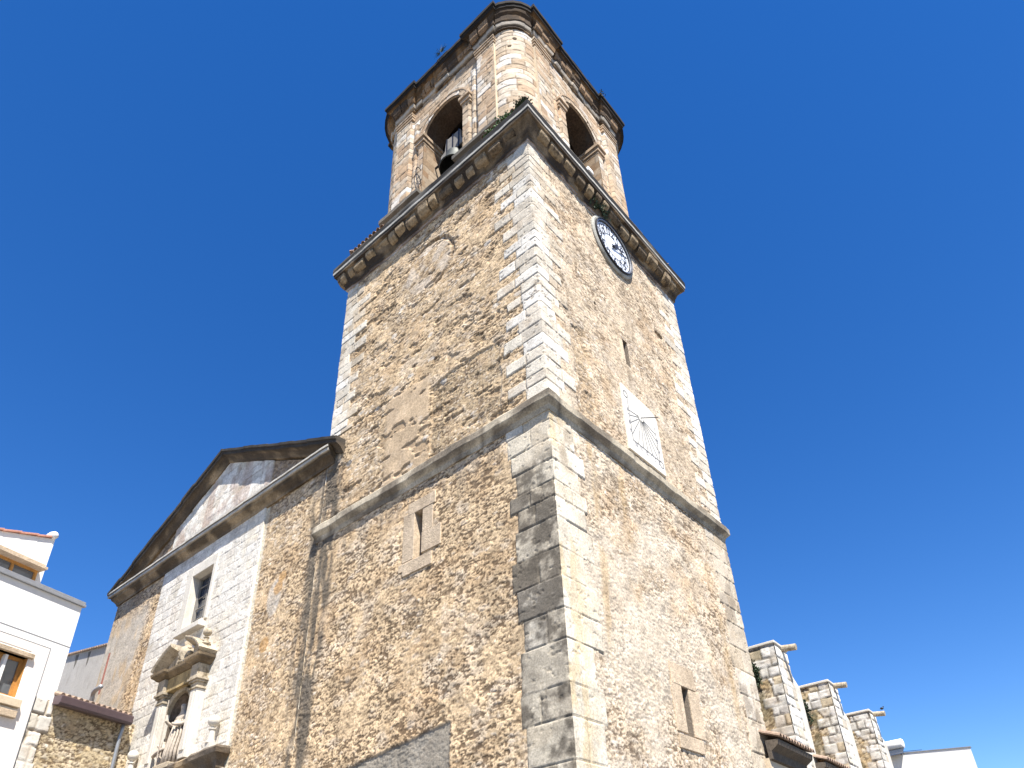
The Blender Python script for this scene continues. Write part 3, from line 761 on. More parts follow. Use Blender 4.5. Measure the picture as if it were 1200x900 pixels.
sweep('entablature', drum_plan(), [(-.08, 30.26), (.03, 30.28), (.03, 30.36), (.08, 30.40), (.11, 30.50), (.12, 30.58), (.15, 30.60), (.17, 30.86), (.24, 30.98), (.27, 31.12), (.36, 31.16), (.38, 31.28), (.42, 31.30), (.42, 31.46), (.2, 31.52), (-1.2, 31.75)],
      M_MASS, bel, closed=True, colf=ent_col, jit=.008, sub=.06, seed=31, blocks=.38, bump=.03, lipo=.3, bamp=.045)
rs = random.Random(19)
MB_A = stone_mat('tan_corbel', (.26, .17, .10), var=.5, bump=.8, stain=.9, stain_col=(.05, .035, .025)); MB_B = stone_mat('dark_corbel', (.09, .062, .04), var=.5, bump=.7, stain=.9, stain_col=(.03, .022, .016))
for k in range(4):
    s_ = -2.62
    while s_ < 2.5:
        wd = rs.uniform(.24, .5); e_ = min(s_+wd, 2.66); o = rs.uniform(.19, .25)+(.11 if abs((s_+e_)/2) > 1.66 else 0)
        z0 = 30.60+rs.uniform(0, .05); z1 = 31.13
        pr_ = [(D-.12+o-.07, z0), (D-.12+o, z0+.12), (D-.12+o+.03, z1), (D-.35, z1), (D-.35, z0)]
        vs = [(*rmap(k, x, -d_), z) for x in (s_, e_) for d_, z in pr_]; n5 = 5
        MB().add(vs, [tuple(range(5))[::-1], tuple(range(5, 10))]+[(i, (i+1) % 5, (i+1) % 5+5, i+5) for i in range(5)]).build('corbel', rs.choice((MB_A, MB_A, MB_B)), bel, bevel=.015)
        s_ = e_+rs.uniform(.015, .06)
rf = MB(); rp = [(p[0]*.72, p[1]*.72) for p in drum_plan()]; n = len(rp)
rf.add([(x, y, 31.7) for x, y in rp]+[(0, 0, 33.0)], [(i, (i+1) % n, n) for i in range(n)])
rf.build('roof', M_TILE, bel)
# top edge tiles along the cornice (uneven, weathered)
M_BLK = stone_mat('blackened_stone', (.02, .018, .016), var=.4)
rs = random.Random(3)
for k in range(4):
    s = -2.5
    while s < 2.5:
        wd = rs.uniform(.3, .6); z = 31.47+rs.uniform(0, .02); o = .40+rs.uniform(-.03, .02)+(.10 if abs(s+wd/2) > 1.7 else 0)
        if rs.random() > .2:
            p = [rmap(k, s, -(D-.12+o)), rmap(k, min(s+wd, 2.6), -(D-.12+o)), rmap(k, min(s+wd, 2.6), -(D-.5)), rmap(k, s, -(D-.5))]
            MB().prism(p, 2, z, z+rs.uniform(.03, .08)).build('coping_slab', M_BLK, bel, bevel=.01)
        s += wd+rs.uniform(.0, .06)

# plinth blocks either side of each opening, wrapping the corner
def pl_col(S, L, O, Z):
    n = fbm(S*1.6, L*2, 817, 5); n2 = fbm(S*7, L*7, 819, 4)
    C = np.broadcast_to(np.array((.19, .165, .135)), S.shape+(3,))*(.7+.6*n2)[..., None]
    C = mixc(C, np.array((.11, .10, .085)), ss(.40, .58, n+.10*ss(24.1, 24.2, Z))*.85); return C
for k in range(4):
    k2 = (k+1) % 4
    pth = [rmap(k, 1.12, -(D-.4)), rmap(k, 1.12, -D-.02), rmap(k, 2.62, -D-.02)]+arc_pts(k, .98, .12, math.pi/2-.12, 7)+[rmap(k2, -2.62, -D-.02), rmap(k2, -1.12, -D-.02), rmap(k2, -1.12, -(D-.4))]
    sweep('plinth', pth, [(-.3, 22.65), (.10, 22.65), (.10, 23.95), (.15, 24.0), (.18, 24.06), (.29, 24.10), (.29, 24.26), (.24, 24.30), (.08, 24.42), (-.3, 24.45)], M_MASS, bel, colf=pl_col, jit=.008, sub=.12, seed=41+k, bump=.01)

tag(tower, "tall square stone bell tower with clock, arched belfry openings and rounded corners on top", "bell tower")

# ================================================================== CHURCH (front, nave, buttresses)
church = empty('church', (0, 0, 0))
FX0, FX1 = -20.95, -8.0; CB0, CB1 = -17.30, -11.03
fz = np.concatenate([[4.0], 4.0+np.cumsum(np.random.RandomState(21).uniform(.27, .36, 60))])
PALE = ((.4, (.64, .60, .53)), (.7, (.61, .57, .50)), (.9, (.67, .64, .58)), (1.01, (.58, .53, .44)))
def front(X, Z):
    pl = ss(.40, .62, fbm(X*.6, Z*.6, 261, 4))
    H, C = rubble(X, Z, 260, .26, .13, pl*.7, TAN)
    e = (fbm(X*2, Z*2, 271, 3)-.5)*.5
    # left bay: old render low down, orange rubble beside the ashlar
    lb = ss(FX0+3.2, FX0+2.6, X+e*.9+.12*(12.5-Z))
    ren = lb*ss(13.6, 12.9, Z+e*1.2)*(X < CB0)
    C = mixc(C, np.array((.46, .42, .36))*1.0, ren*.8); C = mixc(C, np.array((.52, .36, .19)), ren*ss(.52, .66, fbm(X*2, Z*.9, 273, 4))*.5); H = H*(1-.85*ren)+.008*ren
    band = (X > -20.57)*(X < -20.42)*(Z > 10.6)*(Z < 12.15); C = mixc(C, np.array((.33, .10, .07)), band*.85)
    edge = ss(.10, .04, np.abs(X-CB1-.05)-.03+e*.03); C = mixc(C, np.array((.66, .60, .47)), edge*.8)  # pale strip paints in the sunlit edge of the projecting centre bay
    # right bay : soot beside the tower, repaired patch with reddish stones
    wdt = .20+.03*(Z-4)
    st = ss(wdt+.2, wdt*.3, np.abs(X+8.0+.02*(15-Z))+(fbm(X*3, Z*.8, 281, 4)-.5)*.5)*ss(.20, .48, fbm(X*5, Z*1.0, 283, 4))
    C = mixc(C, np.array((.09, .08, .066)), st*.85)
    sk = ss(14.6, 13.6, Z)*0+ss(12.2, 14.4, Z)*ss(.46, .62, fbm(X*5, Z*.6, 285, 4)); C = mixc(C, np.array((.22, .16, .11)), sk*.55)
    gp = ss(0, .15, .55-np.hypot((X+9.9)/.7, (Z-10.7)/1.1)+e*.5); C = mixc(C, np.array((.50, .47, .42)), gp*.55)
    for (a, b, r) in ((-9.62, 11.25, .17), (-9.75, 10.95, .2), (-10.05, 9.35, .2)):
        m = ss(.05, -.03, np.hypot(X-a, (Z-b))-r+e*.1); C = mixc(C, np.array((.45, .26, .10)), m*.75)
    # centre bay in pale ashlar
    cen = (X > CB0) & (X < CB1)
    d, r, r2, ci = ashlar(X, Z, fz, 290, .5, 1.1); Ha, Ca = ashlar_look(X, Z, d, r, r2, PALE, 295, depth=.006, jw=.026, jcol=(.24, .20, .16)); Ca = Ca*.55+.45*np.array((.63, .59, .52))
    Ca = mixc(Ca, np.array((.30, .25, .20)), ss(13.6, 14.3, Z)*ss(.45, .62, fbm(X*3, Z*.8, 297, 4))*.6)
    Ca = mixc(Ca, np.array((.60, .50, .35)), ss(.60, .72, fbm(X*1.2, Z*1.2, 299, 4))*.3)
    H = np.where(cen, Ha*.8+.045, H); C = np.where(cen[..., None], Ca, C)
    return H, C, cen.astype(float)
WN = (-14.93, -13.62, 11.25, 13.16); NI = (-14.66, -13.28, 6.9, 8.35)
def hF(x, z):
    a = (x > WN[0]) & (x < WN[1]) & (z > WN[2]) & (z < WN[3])
    c = (NI[0]+NI[1])/2; r = (NI[1]-NI[0])/2
    return a | ((np.abs(x-c) < r) & (z > NI[2]) & (z < NI[3])) | (np.hypot(x-c, z-NI[3]) < r) & (z >= NI[3])
for nm, xa, xb in (('side_bay', FX0, CB0), ('centre_bay', CB0, CB1), ('side_bay', CB1, FX1+.1)):
    field(nm, lambda S, Z, H: (S, .03-H, Z), xa, xb, 4.0, 14.75, .024, front, M_MAS, church, hF if nm[0] == 'c' else None, WN[:2]+NI[:2], WN[2:]+NI[2:])
    field(nm, lambda S, Z, H: (S, .03-H, Z), xa, xb, 0, 4.0, .12, front, M_MAS, church)
# gable wall (tympanum) and body of the church behind it
AX, AZ = -14.2, 17.75; LX, RX, HZ = -21.05, -7.35, 14.45
def tymp(X, Z):
    d, r, r2, ci = ashlar(X, Z, fz+10, 390, .6, 1.3); H, C = ashlar_look(X, Z, d, r, r2, PALE, 395, depth=.006, jw=.012)
    C = mixc(C, np.array((.33, .22, .17)), ss(.44, .62, fbm(X*2.2, Z*1.1, 397, 5))*.5)
    out = ((X < -17.3) | (X > -11.1)); H2, C2 = rubble(X, Z, 380, .3, .16, None, TAN*.8); C2 = mixc(C2, np.array((.20, .15, .12)), .4+0*X)
    C = np.where(out[..., None], C2, C); return np.where(out, H2, H+.03), C
sl = (AZ-HZ)/(AX-LX)
field('tympanum', lambda S, Z, H: (S, .06-H, Z), LX+.4, RX-.3, HZ+.2, AZ, .04, tymp, M_MAS, church, lambda x, z: z > AZ-.25-sl*np.abs(x-AX)*1.0)
bd = MB()
bd.prism([(FX0, 0), (FX1, 0), (FX1, 14.4), (AX, AZ-.3), (FX0, 14.4)], 1, .62, 24)
bd.build('nave_body', M_CREAM, church)
def fc_col(S, L, O, Z):
    n = fbm(S*1.2, L*1.6, 417, 5); n2 = fbm(S*6, L*6, 419, 4); b = np.floor(S/.9+.4*np.sin(S)); br = _h(b, b*0, 421)
    C = np.broadcast_to(np.array((.30, .225, .14)), S.shape+(3,))*(.55+.6*br+.5*(n2-.5))[..., None]
    C = mixc(C, np.array((.07, .052, .036)), ss(.42, .58, n)*.85)
    lip = ss(.26, .29, O); C = mixc(C, np.array((.52, .49, .43)), lip*.85)
    return mixc(C, np.array((.05, .045, .04)), ss(.305, .31, O)*ss(.335, .33, O)*.9)
CP = [(-.1, -.38), (.03, -.38), (.05, -.30), (.12, -.22), (.20, -.15), (.22, -.07), (.30, -.05), (.31, .05), (.34, .06), (.34, .12), (.25, .16), (-.3, .20)]
sweep('cornice', [(FX0, 1.5), (FX0, 0), (-7.95, 0), (-7.66, .02)], [(o, 14.52+z) for o, z in CP], M_MAS, church, colf=fc_col, jit=.007, sub=.09, seed=51, blocks=.9, bump=.02, lipo=.25)
# raking cornices: swept profile set along the slope
def rake(x0, z0, x1, z1, seed):
    L = math.hypot(x1-x0, z1-z0); ux, uz = (x1-x0)/L, (z1-z0)/L; n = int(L/.12); K = len(CP)
    rs_ = []
    pr = [(-.35, -.30), (.02, -.30), (.06, -.22), (.14, -.12), (.20, -.08), (.29, -.05), (.30, .06), (.34, .07), (.35, .17), (.30, .20), (-.6, .26)]
    S, Kk = np.meshgrid(np.linspace(0, L, n+1), np.arange(len(pr)), indexing='ij'); P_ = np.array(pr)
    lp = Kk*.12; no = (fbm(S*3, lp*3, seed, 3)-.5)*.02
    b = np.floor(S/.85); no = no+(_h(b, b*0, seed)-.5)*.03
    O = P_[:, 0][None, :]+no; U = P_[:, 1][None, :]+no*.7
    X = x0+ux*S-uz*U*np.sign(ux)*1; Z = z0+uz*S+abs(ux)*U
    if ux < 0: X = x0+ux*S+uz*U*0+(-uz*-1)*U*0
    Y = .0-O; V = np.stack([X, Y, Z], -1).reshape(-1, 3); idx = np.arange(V.shape[0]).reshape(S.shape)
    F = [tuple(f) for f in np.stack([idx[:-1, :-1], idx[1:, :-1], idx[1:, 1:], idx[:-1, 1:]], -1).reshape(-1, 4).tolist()]+[tuple(idx[0].tolist()), tuple(idx[-1].tolist())]
    C = fc_col(S, lp, 0*S+.1, Z); C = mixc(C, np.array((.07, .055, .042)), ss(.38, .52, fbm(S*.9, lp*3, seed+5, 4))*.8)
    dk = (P_[:, 1][None, :]+0*S) > -.06; C = mixc(C, np.array((.05, .045, .04)), dk*.9)
    mesh_obj('raking_cornice', V, F, M_MAS, church, C.reshape(-1, 3))
rake(LX-.12, HZ+.05, AX+.03, AZ, 61); rake(RX+.10, HZ+.10, AX-.03, AZ, 67)
rt_ = MB()
for a, b in (((LX-.1, HZ+.22), (AX, AZ+.2)), ((AX, AZ+.2), (RX, HZ+.3))):
    rt_.add([(a[0], -.2, a[1]), (b[0], -.2, b[1]), (b[0], 24, b[1]), (a[0] if a[0] < -20 else a[0], 24, a[1])], [(0, 1, 2, 3)])
rt_.build('roof', M_TILE, church)

# upper window
win = empty('window', (0, 0, 0), 0, church)
f = MB(); a0, a1, z0, z1 = WN
f.box(a0-.34, a0, -.075, .1, z0-.02, z1+.36); f.box(a1, a1+.16, -.075, .1, z0-.02, z1+.36); f.box(a0, a1, -.073, .1, z1, z1+.36)
f.build('frame', M_PALE, win, bevel=.01)
f = MB(); f.box(a0-.05, a0+.004, -.06, .5, z0, z1); f.box(a1-.004, a1+.05, -.06, .5, z0, z1); f.box(a0+.004, a1-.004, -.06, .5, z1-.004, z1+.05); f.box(a0+.004, a1-.004, -.06, .5, z0-.05, z0+.004)
f.build('reveal', M_PALE, win)
f = MB(); f.box(a0, a0+.10, .18, .26, z0, z1); f.box(a1-.07, a1, .18, .26, z0, z1); f.box(a0+.10, a1-.07, .18, .26, z1-.07, z1); f.box((a0+a1)/2-.02, (a0+a1)/2+.02, .19, .24, z0, z1-.07)
for i in range(1, 5): f.box(a0+.10, a1-.07, .20, .23, z0+i*(z1-z0)/5-.012, z0+i*(z1-z0)/5+.012)
f.build('sash', M_YOKE, win)
f = MB(); f.box(a0, a1, .27, .29, z0, z1); f.build('pane', M_GLASS, win)
f = MB(); f.box(a0-.1, a1+.12, -.24, .05, z0-.28, z0-.10); f.box(a0-.02, a1+.04, -.14, .05, z0-.10, z0); f.build('sill', M_PALE, win, bevel=.015)

# niche with broken segmental pediment
nic = empty('niche', (0, 0, 0), 0, church)
nc = (NI[0]+NI[1])/2; nr = (NI[1]-NI[0])/2
f = MB(); vs = []; seg = 18; lv = [NI[2]]+[NI[2]+(NI[3]-NI[2])*i/4 for i in range(1, 5)]
for z in lv:
    for j in range(seg+1):
        th = math.pi*j/seg; vs.append((nc-nr*math.cos(th), -.03+.62*math.sin(th), z))
for i in range(1, 7):
    ph = math.pi/2*i/6
    for j in range(seg+1):
        th = math.pi*j/seg; vs.append((nc-nr*math.cos(ph)*math.cos(th), -.03+.62*math.cos(ph)*math.sin(th), NI[3]+nr*math.sin(ph)))
m = seg+1; f.add(vs, [(i*m+j, i*m+j+1, (i+1)*m+j+1, (i+1)*m+j) for i in range(len(lv)+5) for j in range(seg)])
f.build('shell', stone_mat('niche_recess', (.20, .155, .12), var=.35, stain=.8, stain_col=(.05, .04, .03)), nic)  # darker copy of the carved stone; its colour carries the recess shade
f = MB(); n = 16; vs = []
for j in range(n+1):
    th = math.pi*j/n
    for r_, y in ((nr-.01, .02), (nr-.01, -.10), (nr+.05, -.13), (nr+.12, -.13), (nr+.14, -.04)): vs.append((nc+r_*math.cos(th), y, NI[3]+r_*math.sin(th)))
f.add(vs, [(j*5+i, (j+1)*5+i, (j+1)*5+i+1, j*5+i+1) for j in range(n) for i in range(4)]); f.build('arch_moulding', M_NICHE, nic)
for sg, px in ((-1, -14.80), (1, -12.88)):
    f = MB(); f.box(px-.17, px+.17, -.27, .02, 6.9, 8.80); f.box(px-.10, px+.10, -.30, -.2, 7.1, 8.72); f.build('pilaster', M_PALE, nic, bevel=.012)
    f = MB()
    for z0, z1, o in ((8.80, 8.86, .04), (8.86, 8.98, .02), (8.98, 9.04, .07), (9.04, 9.12, .11)): f.box(px-.17-o, px+.17+o, -.27-o, .02, z0, z1)
    f.build('capital', M_NICHE, nic, bevel=.012)
    f = MB(); f.box(px-.20, px+.20, -.36, .0, 9.12, 9.52); f.build('frieze_block', M_NICHE, nic, bevel=.012)
f = MB(); f.box(-14.60, -13.08, -.26, .0, 9.12, 9.52); f.build('frieze', stone_mat("ochre_frieze", (.38, .28, .14), var=.3, stain=.7, stain_col=(.12, .09, .05)), nic)
E1, E2 = -15.05, -12.62
sweep('cornice', [(E1, .0), (E1, -.38), (-14.55, -.38), (-14.55, -.27), (-13.1, -.27), (-13.1, -.38), (E2, -.38), (E2, .0)], [(-.05, 9.52), (.02, 9.54), (.08, 9.60), (.14, 9.64), (.16, 9.68), (.17, 9.75), (-.05, 9.78)], M_MAS, nic, colf=fc_col, jit=.004, sub=.08, seed=71)
def segm(x0, dirx, name):
    """one half of a broken curved pediment: slab bent over an arc with a deep moulded edge"""
    f = MB(); n = 12; vs = []
    cx = (E1+E2)/2; Rr = 1.75; cz = 9.80-math.sqrt(Rr*Rr-1.35**2)
    prof = [(-.13, .0), (-.13, -.20), (-.03, -.46), (.0, -.54), (.06, -.57), (.10, -.57), (.10, .0)]
    for i in range(n+1):
        x = x0+(dirx*.94)*i/n; dx = x-cx; z = cz+math.sqrt(Rr*Rr-dx*dx); nx, nz_ = dx/Rr, (z-cz)/Rr
        for o, y in prof: vs.append((x+nx*o, y, z+nz_*o))
    k = len(prof); f.add(vs, [(i*k+j, (i+1)*k+j, (i+1)*k+(j+1) % k, i*k+(j+1) % k) for i in range(n) for j in range(k)]+[tuple(range(k)), tuple(range(n*k, n*k+k))])
    f.build(name, M_NICHE, nic, bevel=.01)
    # infill wall under the curved slab
    f = MB(); pts = [(x0+dirx*.94*i/n, 9.76) for i in (0, n)]; up_ = [(x0+dirx*.94*i/n, cz+math.sqrt(Rr*Rr-(x0+dirx*.94*i/n-cx)**2)-.1) for i in range(n, -1, -1)]
    f.prism(pts+up_, 1, -.24, .0); f.build('pediment_infill', M_NICHE, nic)
segm(E1-.13, 1, 'curved_pediment'); segm(E2+.13, -1, 'curved_pediment')
# carved cartouche in the gap
f = MB(); f.lathe([(0, 9.9), (.20, 9.95), (.12, 10.05), (.24, 10.22), (.20, 10.40), (.08, 10.5), (.13, 10.6), (0, 10.72)], ((E1+E2)/2, -.24, -.13), 14)
for k in range(6):
    a = k*math.pi/3; f.lathe([(0, -.09), (.08, -.05), (.1, .0), (.08, .05), (0, .09)], ((E1+E2)/2+.26*math.cos(a), -.26, 10.07+.22*math.sin(a)), 8)
f.build('carved_ornament', M_NICHE, nic, smooth=True)
def finial(x, y, z, s, mat, par, nm='ball_finial'):
    f = MB(); f.box(x-.15, x+.15, y-.1, y+.1, z-.18, z); f.lathe([(0, 0), (.17*s, 0), (.17*s, .07*s), (.11*s, .10*s), (.10*s, .42*s), (.14*s, .46*s), (.07*s, .50*s), (.06*s, .56*s)], (x, y, z), 16)
    r = .20*s; f.lathe([(r*math.sin(math.pi*i/14)+.0005, .56*s+r-r*math.cos(math.pi*i/14)-.015) for i in range(15)], (x, y, z), 20)
    return f.build(nm, mat, par, smooth=False)
finial(-12.66, -.3, 9.98, .62, M_NICHE, nic)
for k in range(10):
    pass
f = MB(); f.lathe([(0, 0), (.18, 0), (.20, .08), (.13, .13), (.17, .2), (.1, .25), (0, .26)], (-12.66, -.3, 9.86), 10); f.build('finial_base', M_NICHE, nic)
# ledge of the doorway surround with two ball finials
sweep('ledge', [(-16.55, .0), (-16.55, -.12), (-11.95, -.12), (-11.95, -.2), (-11.02, -.2), (-11.02, .0)], [(-.04, 6.30), (.02, 6.32), (.04, 6.5), (.10, 6.58), (.18, 6.66), (.2, 6.78), (.16, 6.84), (-.2, 6.9)], M_MAS, church,
      colf=lambda S, L, O, Z: mixc(fc_col(S, L, O*0, Z), np.array((.13, .11, .09)), ss(.35, .5, fbm(S*2, L*2, 75, 4))*.8), jit=.02, sub=.07, seed=73)
for i in range(7):
    x = -16.3+i*.88; f = MB(); f.box(x-.16, x+.16, -.12, .0, 0, 6.3); f.build('pilaster', M_PALE, church)
finial(-11.52, -.2, 7.02, .78, M_PALE, church, 'ball_finial'); finial(-15.98, -.2, 7.0, .78, M_PALE, church, 'ball_finial')

# buttresses of the nave side, seen beyond the tower (local frame turned 2.6 degrees)
bfr = empty('nave_side', (0, 9.95, 0), R_(2.59), church)
def but_front(seed):
    def f(S, Z):
        # S runs from the outer corner inwards
        H, C = rubble(S, Z, seed, .30, .17, 0*S+.15, np.array((.44, .34, .20)), 1.2, ((.3, (.50, .42, .30)), (.5, (.40, .28, .14)), (.8, (.56, .53, .47)), (1.01, (.62, .59, .54))))
        zc = courses_of(-1, 10, .17, .33, seed); d, r, r2, ci = ashlar(S, Z, zc, seed+3, .25, .6, s_start=-30)
        H2, C2 = ashlar_look(S, Z, d, r, r2, ((.5, (.55, .52, .46)), (.8, (.60, .57, .52)), (1.01, (.48, .40, .28))), seed+5, depth=.018, jw=.032, jcol=(.07, .055, .035)); C2 = C2*(.55+.8*fbm(S*6, Z*8, seed+21, 4))[..., None]
        wq = .28+.42*_h(ci.astype(float), ci*0., seed)+.3*ss(7.9, 8.6, Z); q_ = S < wq
        H = np.where(q_, H2, H); C = np.where(q_[..., None], C2, C)
        gr = ss(.50, .62, fbm(S*2.2, Z*1.8, seed+9, 5))*ss(.3, .7, S)*ss(4, 8.5, Z); C = mixc(C, np.array((.09, .085, .05)), gr*.7)
        return H, C
    return f
def but_side(seed):
    def f(S, Z):
        zc = courses_of(-1, 10, .17, .33, seed); d, r, r2, ci = ashlar(S, Z, zc, seed+13, .3, .6)
        return ashlar_look(S, Z, d, r, r2, ((.5, (.60, .57, .50)), (.8, (.64, .61, .56)), (1.01, (.55, .48, .38))), seed+15, depth=.02, jw=.032, jcol=(.12, .09, .06))
    return f
def eave(y0, y1):
    e = empty('side_chapel', (0, 0, 0), 0, bfr)
    f = MB(); f.box(-3, .02, y0, y1, 0, 5.55); f.build('wall', M_CREAM, e)
    f = MB(); f.prism([(.02, 5.5), (.10, 5.52), (.12, 5.7), (.30, 5.82), (.33, 5.94), (.0, 5.96)], 1, y0, y1); f.build('eaves_moulding', M_DARK, e)
    f = MB(); y = y0+.05
    while y < y1-.05:
        vs = []; n = 6
        for px, pz, r_ in ((.40, 5.99, .085), (-1.6, 6.75, .075)):
            for k in range(n+1):
                a = math.pi*k/n; vs.append((px, y+r_*math.cos(a), pz+r_*math.sin(a)))
            for k in range(n, -1, -1):
                a = math.pi*k/n; vs.append((px, y+(r_-.02)*math.cos(a), pz+(r_-.02)*math.sin(a)))
        m = 2*(n+1); f.add(vs, [(i, (i+1) % m, (i+1) % m+m, i+m) for i in range(m)]+[tuple(range(m)), tuple(range(m, 2*m))]); y += .19
    f.add([(.36, y0, 5.985), (.36, y1, 5.985), (-1.6, y1, 6.73), (-1.6, y0, 6.73)], [(0, 1, 2, 3)])
    f.build('roof', M_TILE, e)
for i, (s0, s1) in enumerate(((0., .98), (4.72, 5.66), (9.40, 10.3))):
    b = empty('buttress', (0, s0, 0), 0, bfr); wd = s1-s0
    H9 = 9.13
    field('front_face', lambda S, Z, H: (-S, -H, Z), 0, 3.2, 3.5, H9, .035, but_front(700+i*37), M_MASS, b, smooth=True, flip=True)
    field('front_face', lambda S, Z, H: (-S, -H, Z), 0, 3.2, 0, 3.5, .12, but_front(700+i*37), M_MASS, b, flip=True)
    field('outer_face', lambda S, Z, H: (H, S, Z), 0, wd, 0, H9, .028, but_side(700+i*37), M_MASS, b, smooth=True)
    f = MB(); f.box(-3.2, -.02, .03, wd, 0, H9-.01); f.build('core', M_CREAM, b)
    f = MB(); f.box(-3.3, .05, -.05, wd+.04, H9, H9+.09); f.build('capstone', M_PALE, b, bevel=.02)
    # stone trough spout
    f = MB(); f.tube([(-.5, wd*.6, H9-.0), (.0, wd*.6, H9-.0), (.44, wd*.6, H9-.06)], .095, 12); f.build('water_spout', M_NICHE, b)
    # lower pier behind, reaching out a little further
    f = MB(); f.prism([(-1.2, 0), (.03, 0), (.03, H9-1.0), (-.25, H9-.15), (-1.2, H9-.15)], 1, wd+.02, wd+.42); f.build('rear_pier', M_PALE, b, bevel=.02)
eave(-2.4, -.0); eave(1.05, 4.6); eave(5.75, 9.3)
f = MB(); f.box(-8, -3.0, -1.9, 16, 0, 8.6); f.build('nave_wall', M_CREAM, bfr)
tag(church, "stone church with gabled front left of the tower and row of buttresses to its right", "church")

# ================================================================== THINGS ON THE TOWER
def ring(mb, c, prof, n=48):
    """revolve (radius, outwards) about the x axis"""
    vs = []; k = len(prof)
    for i in range(n):
        a = 2*math.pi*i/n
        for r_, o in prof: vs.append((c[0]+o, c[1]+r_*math.cos(a), c[2]+r_*math.sin(a)))
    mb.add(vs, [(i*k+j, ((i+1) % n)*k+j, ((i+1) % n)*k+j+1, i*k+j+1) for i in range(n) for j in range(k-1)]); return mb
CK = (0.0, 4.03, 20.72)
clock = empty('clock', CK)
f = ring(MB(), (0, 0, 0), [(1.11, -.03), (1.11, .05), (1.06, .09), (1.0, .085), (.97, .045)]); f.build('stone_surround', M_DARK if False else stone_mat("clock_surround", (.36, .35, .31), var=.2, stain=.4), clock)
f = ring(MB(), (0, 0, 0), [(1.0, .04), (.995, .14), (.975, .15), (.965, .14), (.96, .07)]); f.build('bezel', M_IRON, clock)
f = ring(MB(), (0, 0, 0), [(.96, .07), (.955, .115), (.915, .115), (.91, .06)]); f.build('inner_rim', M_ZINC, clock)
f = ring(MB(), (0, 0, 0), [(.91, .06), (.905, .085), (.885, .085), (.88, .05)]); f.build('inner_bezel', M_IRON, clock)
f = ring(MB(), (0, 0, 0), [(.885, .055), (.0, .055)]); f.build('dial', M_DIALW, clock)
def strokes(polys, w_, frame):
    """thin raised bars following 2D polylines, frame maps (u,v,h) to 3D"""
    mb = MB()
    for pl in polys:
        for (a, b) in zip(pl[:-1], pl[1:]):
            d = math.hypot(b[0]-a[0], b[1]-a[1]) or 1e-6; nx, ny = -(b[1]-a[1])/d*w_/2, (b[0]-a[0])/d*w_/2; ex, ey = (b[0]-a[0])/d*w_*.4, (b[1]-a[1])/d*w_*.4
            q_ = [(a[0]+nx-ex, a[1]+ny-ey), (a[0]-nx-ex, a[1]-ny-ey), (b[0]-nx+ex, b[1]-ny+ey), (b[0]+nx+ex, b[1]+ny+ey)]
            mb.add([frame(u, v, 0) for u, v in q_]+[frame(u, v, 1) for u, v in q_], [(0, 1, 2, 3), (7, 6, 5, 4), (0, 4, 5, 1), (1, 5, 6, 2), (2, 6, 7, 3), (3, 7, 4, 0)])
    return mb
DIG = {'1': [[(.3, .8), (.5, 1), (.5, 0)]], '2': [[(.1, .8), (.3, 1), (.7, 1), (.85, .75), (.1, 0), (.9, 0)]], '3': [[(.1, 1), (.85, 1), (.4, .58), (.8, .45), (.8, .1), (.5, 0), (.1, .1)]],
       '4': [[(.7, 0), (.7, 1), (.1, .3), (.95, .3)]], '5': [[(.85, 1), (.2, 1), (.15, .55), (.6, .6), (.85, .35), (.7, .05), (.1, 0)]],
       '6': [[(.8, 1), (.3, .75), (.12, .3), (.35, 0), (.7, .02), (.85, .3), (.6, .52), (.18, .4)]], '7': [[(.1, .85), (.1, 1), (.9, 1), (.4, 0)]],
       '8': [[(.5, .53), (.2, .72), (.3, .98), (.7, .98), (.8, .72), (.5, .53), (.12, .3), (.25, 0), (.75, 0), (.88, .3), (.5, .53)]], '9': [[(.2, 0), (.7, .25), (.88, .7), (.65, 1), (.3, .98), (.15, .7), (.4, .48), (.82, .6)]],
       '0': [[(.5, 0), (.15, .25), (.15, .75), (.5, 1), (.85, .75), (.85, .25), (.5, 0)]]}
pol = []
for h in range(1, 13):
    a = math.pi/2-h*math.pi/6; cu, cv = .66*math.cos(a), .66*math.sin(a); t = str(h); wch = .165; hh = .28
    for i, ch in enumerate(t):
        ox = (i-len(t)/2)*wch*1.05
        for pl in DIG[ch]: pol.append([(cu+ox+wch*x, cv-hh/2+hh*y) for x, y in pl])
fr = lambda u, v, h: (.058+.006*h, u, v)
strokes(pol, .036, fr).build('numerals', M_BLACK, clock)
pol = [[(.46*math.cos(R_(15+30*i)), .46*math.sin(R_(15+30*i))), (.84*math.cos(R_(15+30*i)), .84*math.sin(R_(15+30*i)))] for i in range(12)]
strokes(pol, .016, fr).build('hour_divisions', M_BLACK, clock)
tk = [[((.80)*math.cos(i*math.pi/30), .80*math.sin(i*math.pi/30)), ((.775)*math.cos(i*math.pi/30), .775*math.sin(i*math.pi/30))] for i in range(60)]
rg = [[(.47*math.cos(i*math.pi/24), .47*math.sin(i*math.pi/24)) for i in range(49)]]
strokes(tk+rg, .012, fr).build('minute_marks', M_BLACK, clock)
def hand(ang, L, w_, nm, h0):
    a = R_(90-ang); c, s_ = math.cos(a), math.sin(a)
    pts = [(-.16, -.03), (-.16, .03), (0, .03*w_), (L*.55, .035*w_), (L*.62, .085*w_), (L*.70, .035*w_), (L, .006), (L, -.006), (L*.70, -.035*w_), (L*.62, -.085*w_), (L*.55, -.035*w_), (0, -.03*w_)]
    q_ = [(x*c-y*s_, x*s_+y*c) for x, y in pts]; n = len(q_)
    MB().add([(h0, u, v) for u, v in q_]+[(h0+.012, u, v) for u, v in q_], [tuple(range(n)), tuple(range(n, 2*n))]+[(i, (i+1) % n, (i+1) % n+n, i+n) for i in range(n)]).build(nm, M_BLACK, clock)
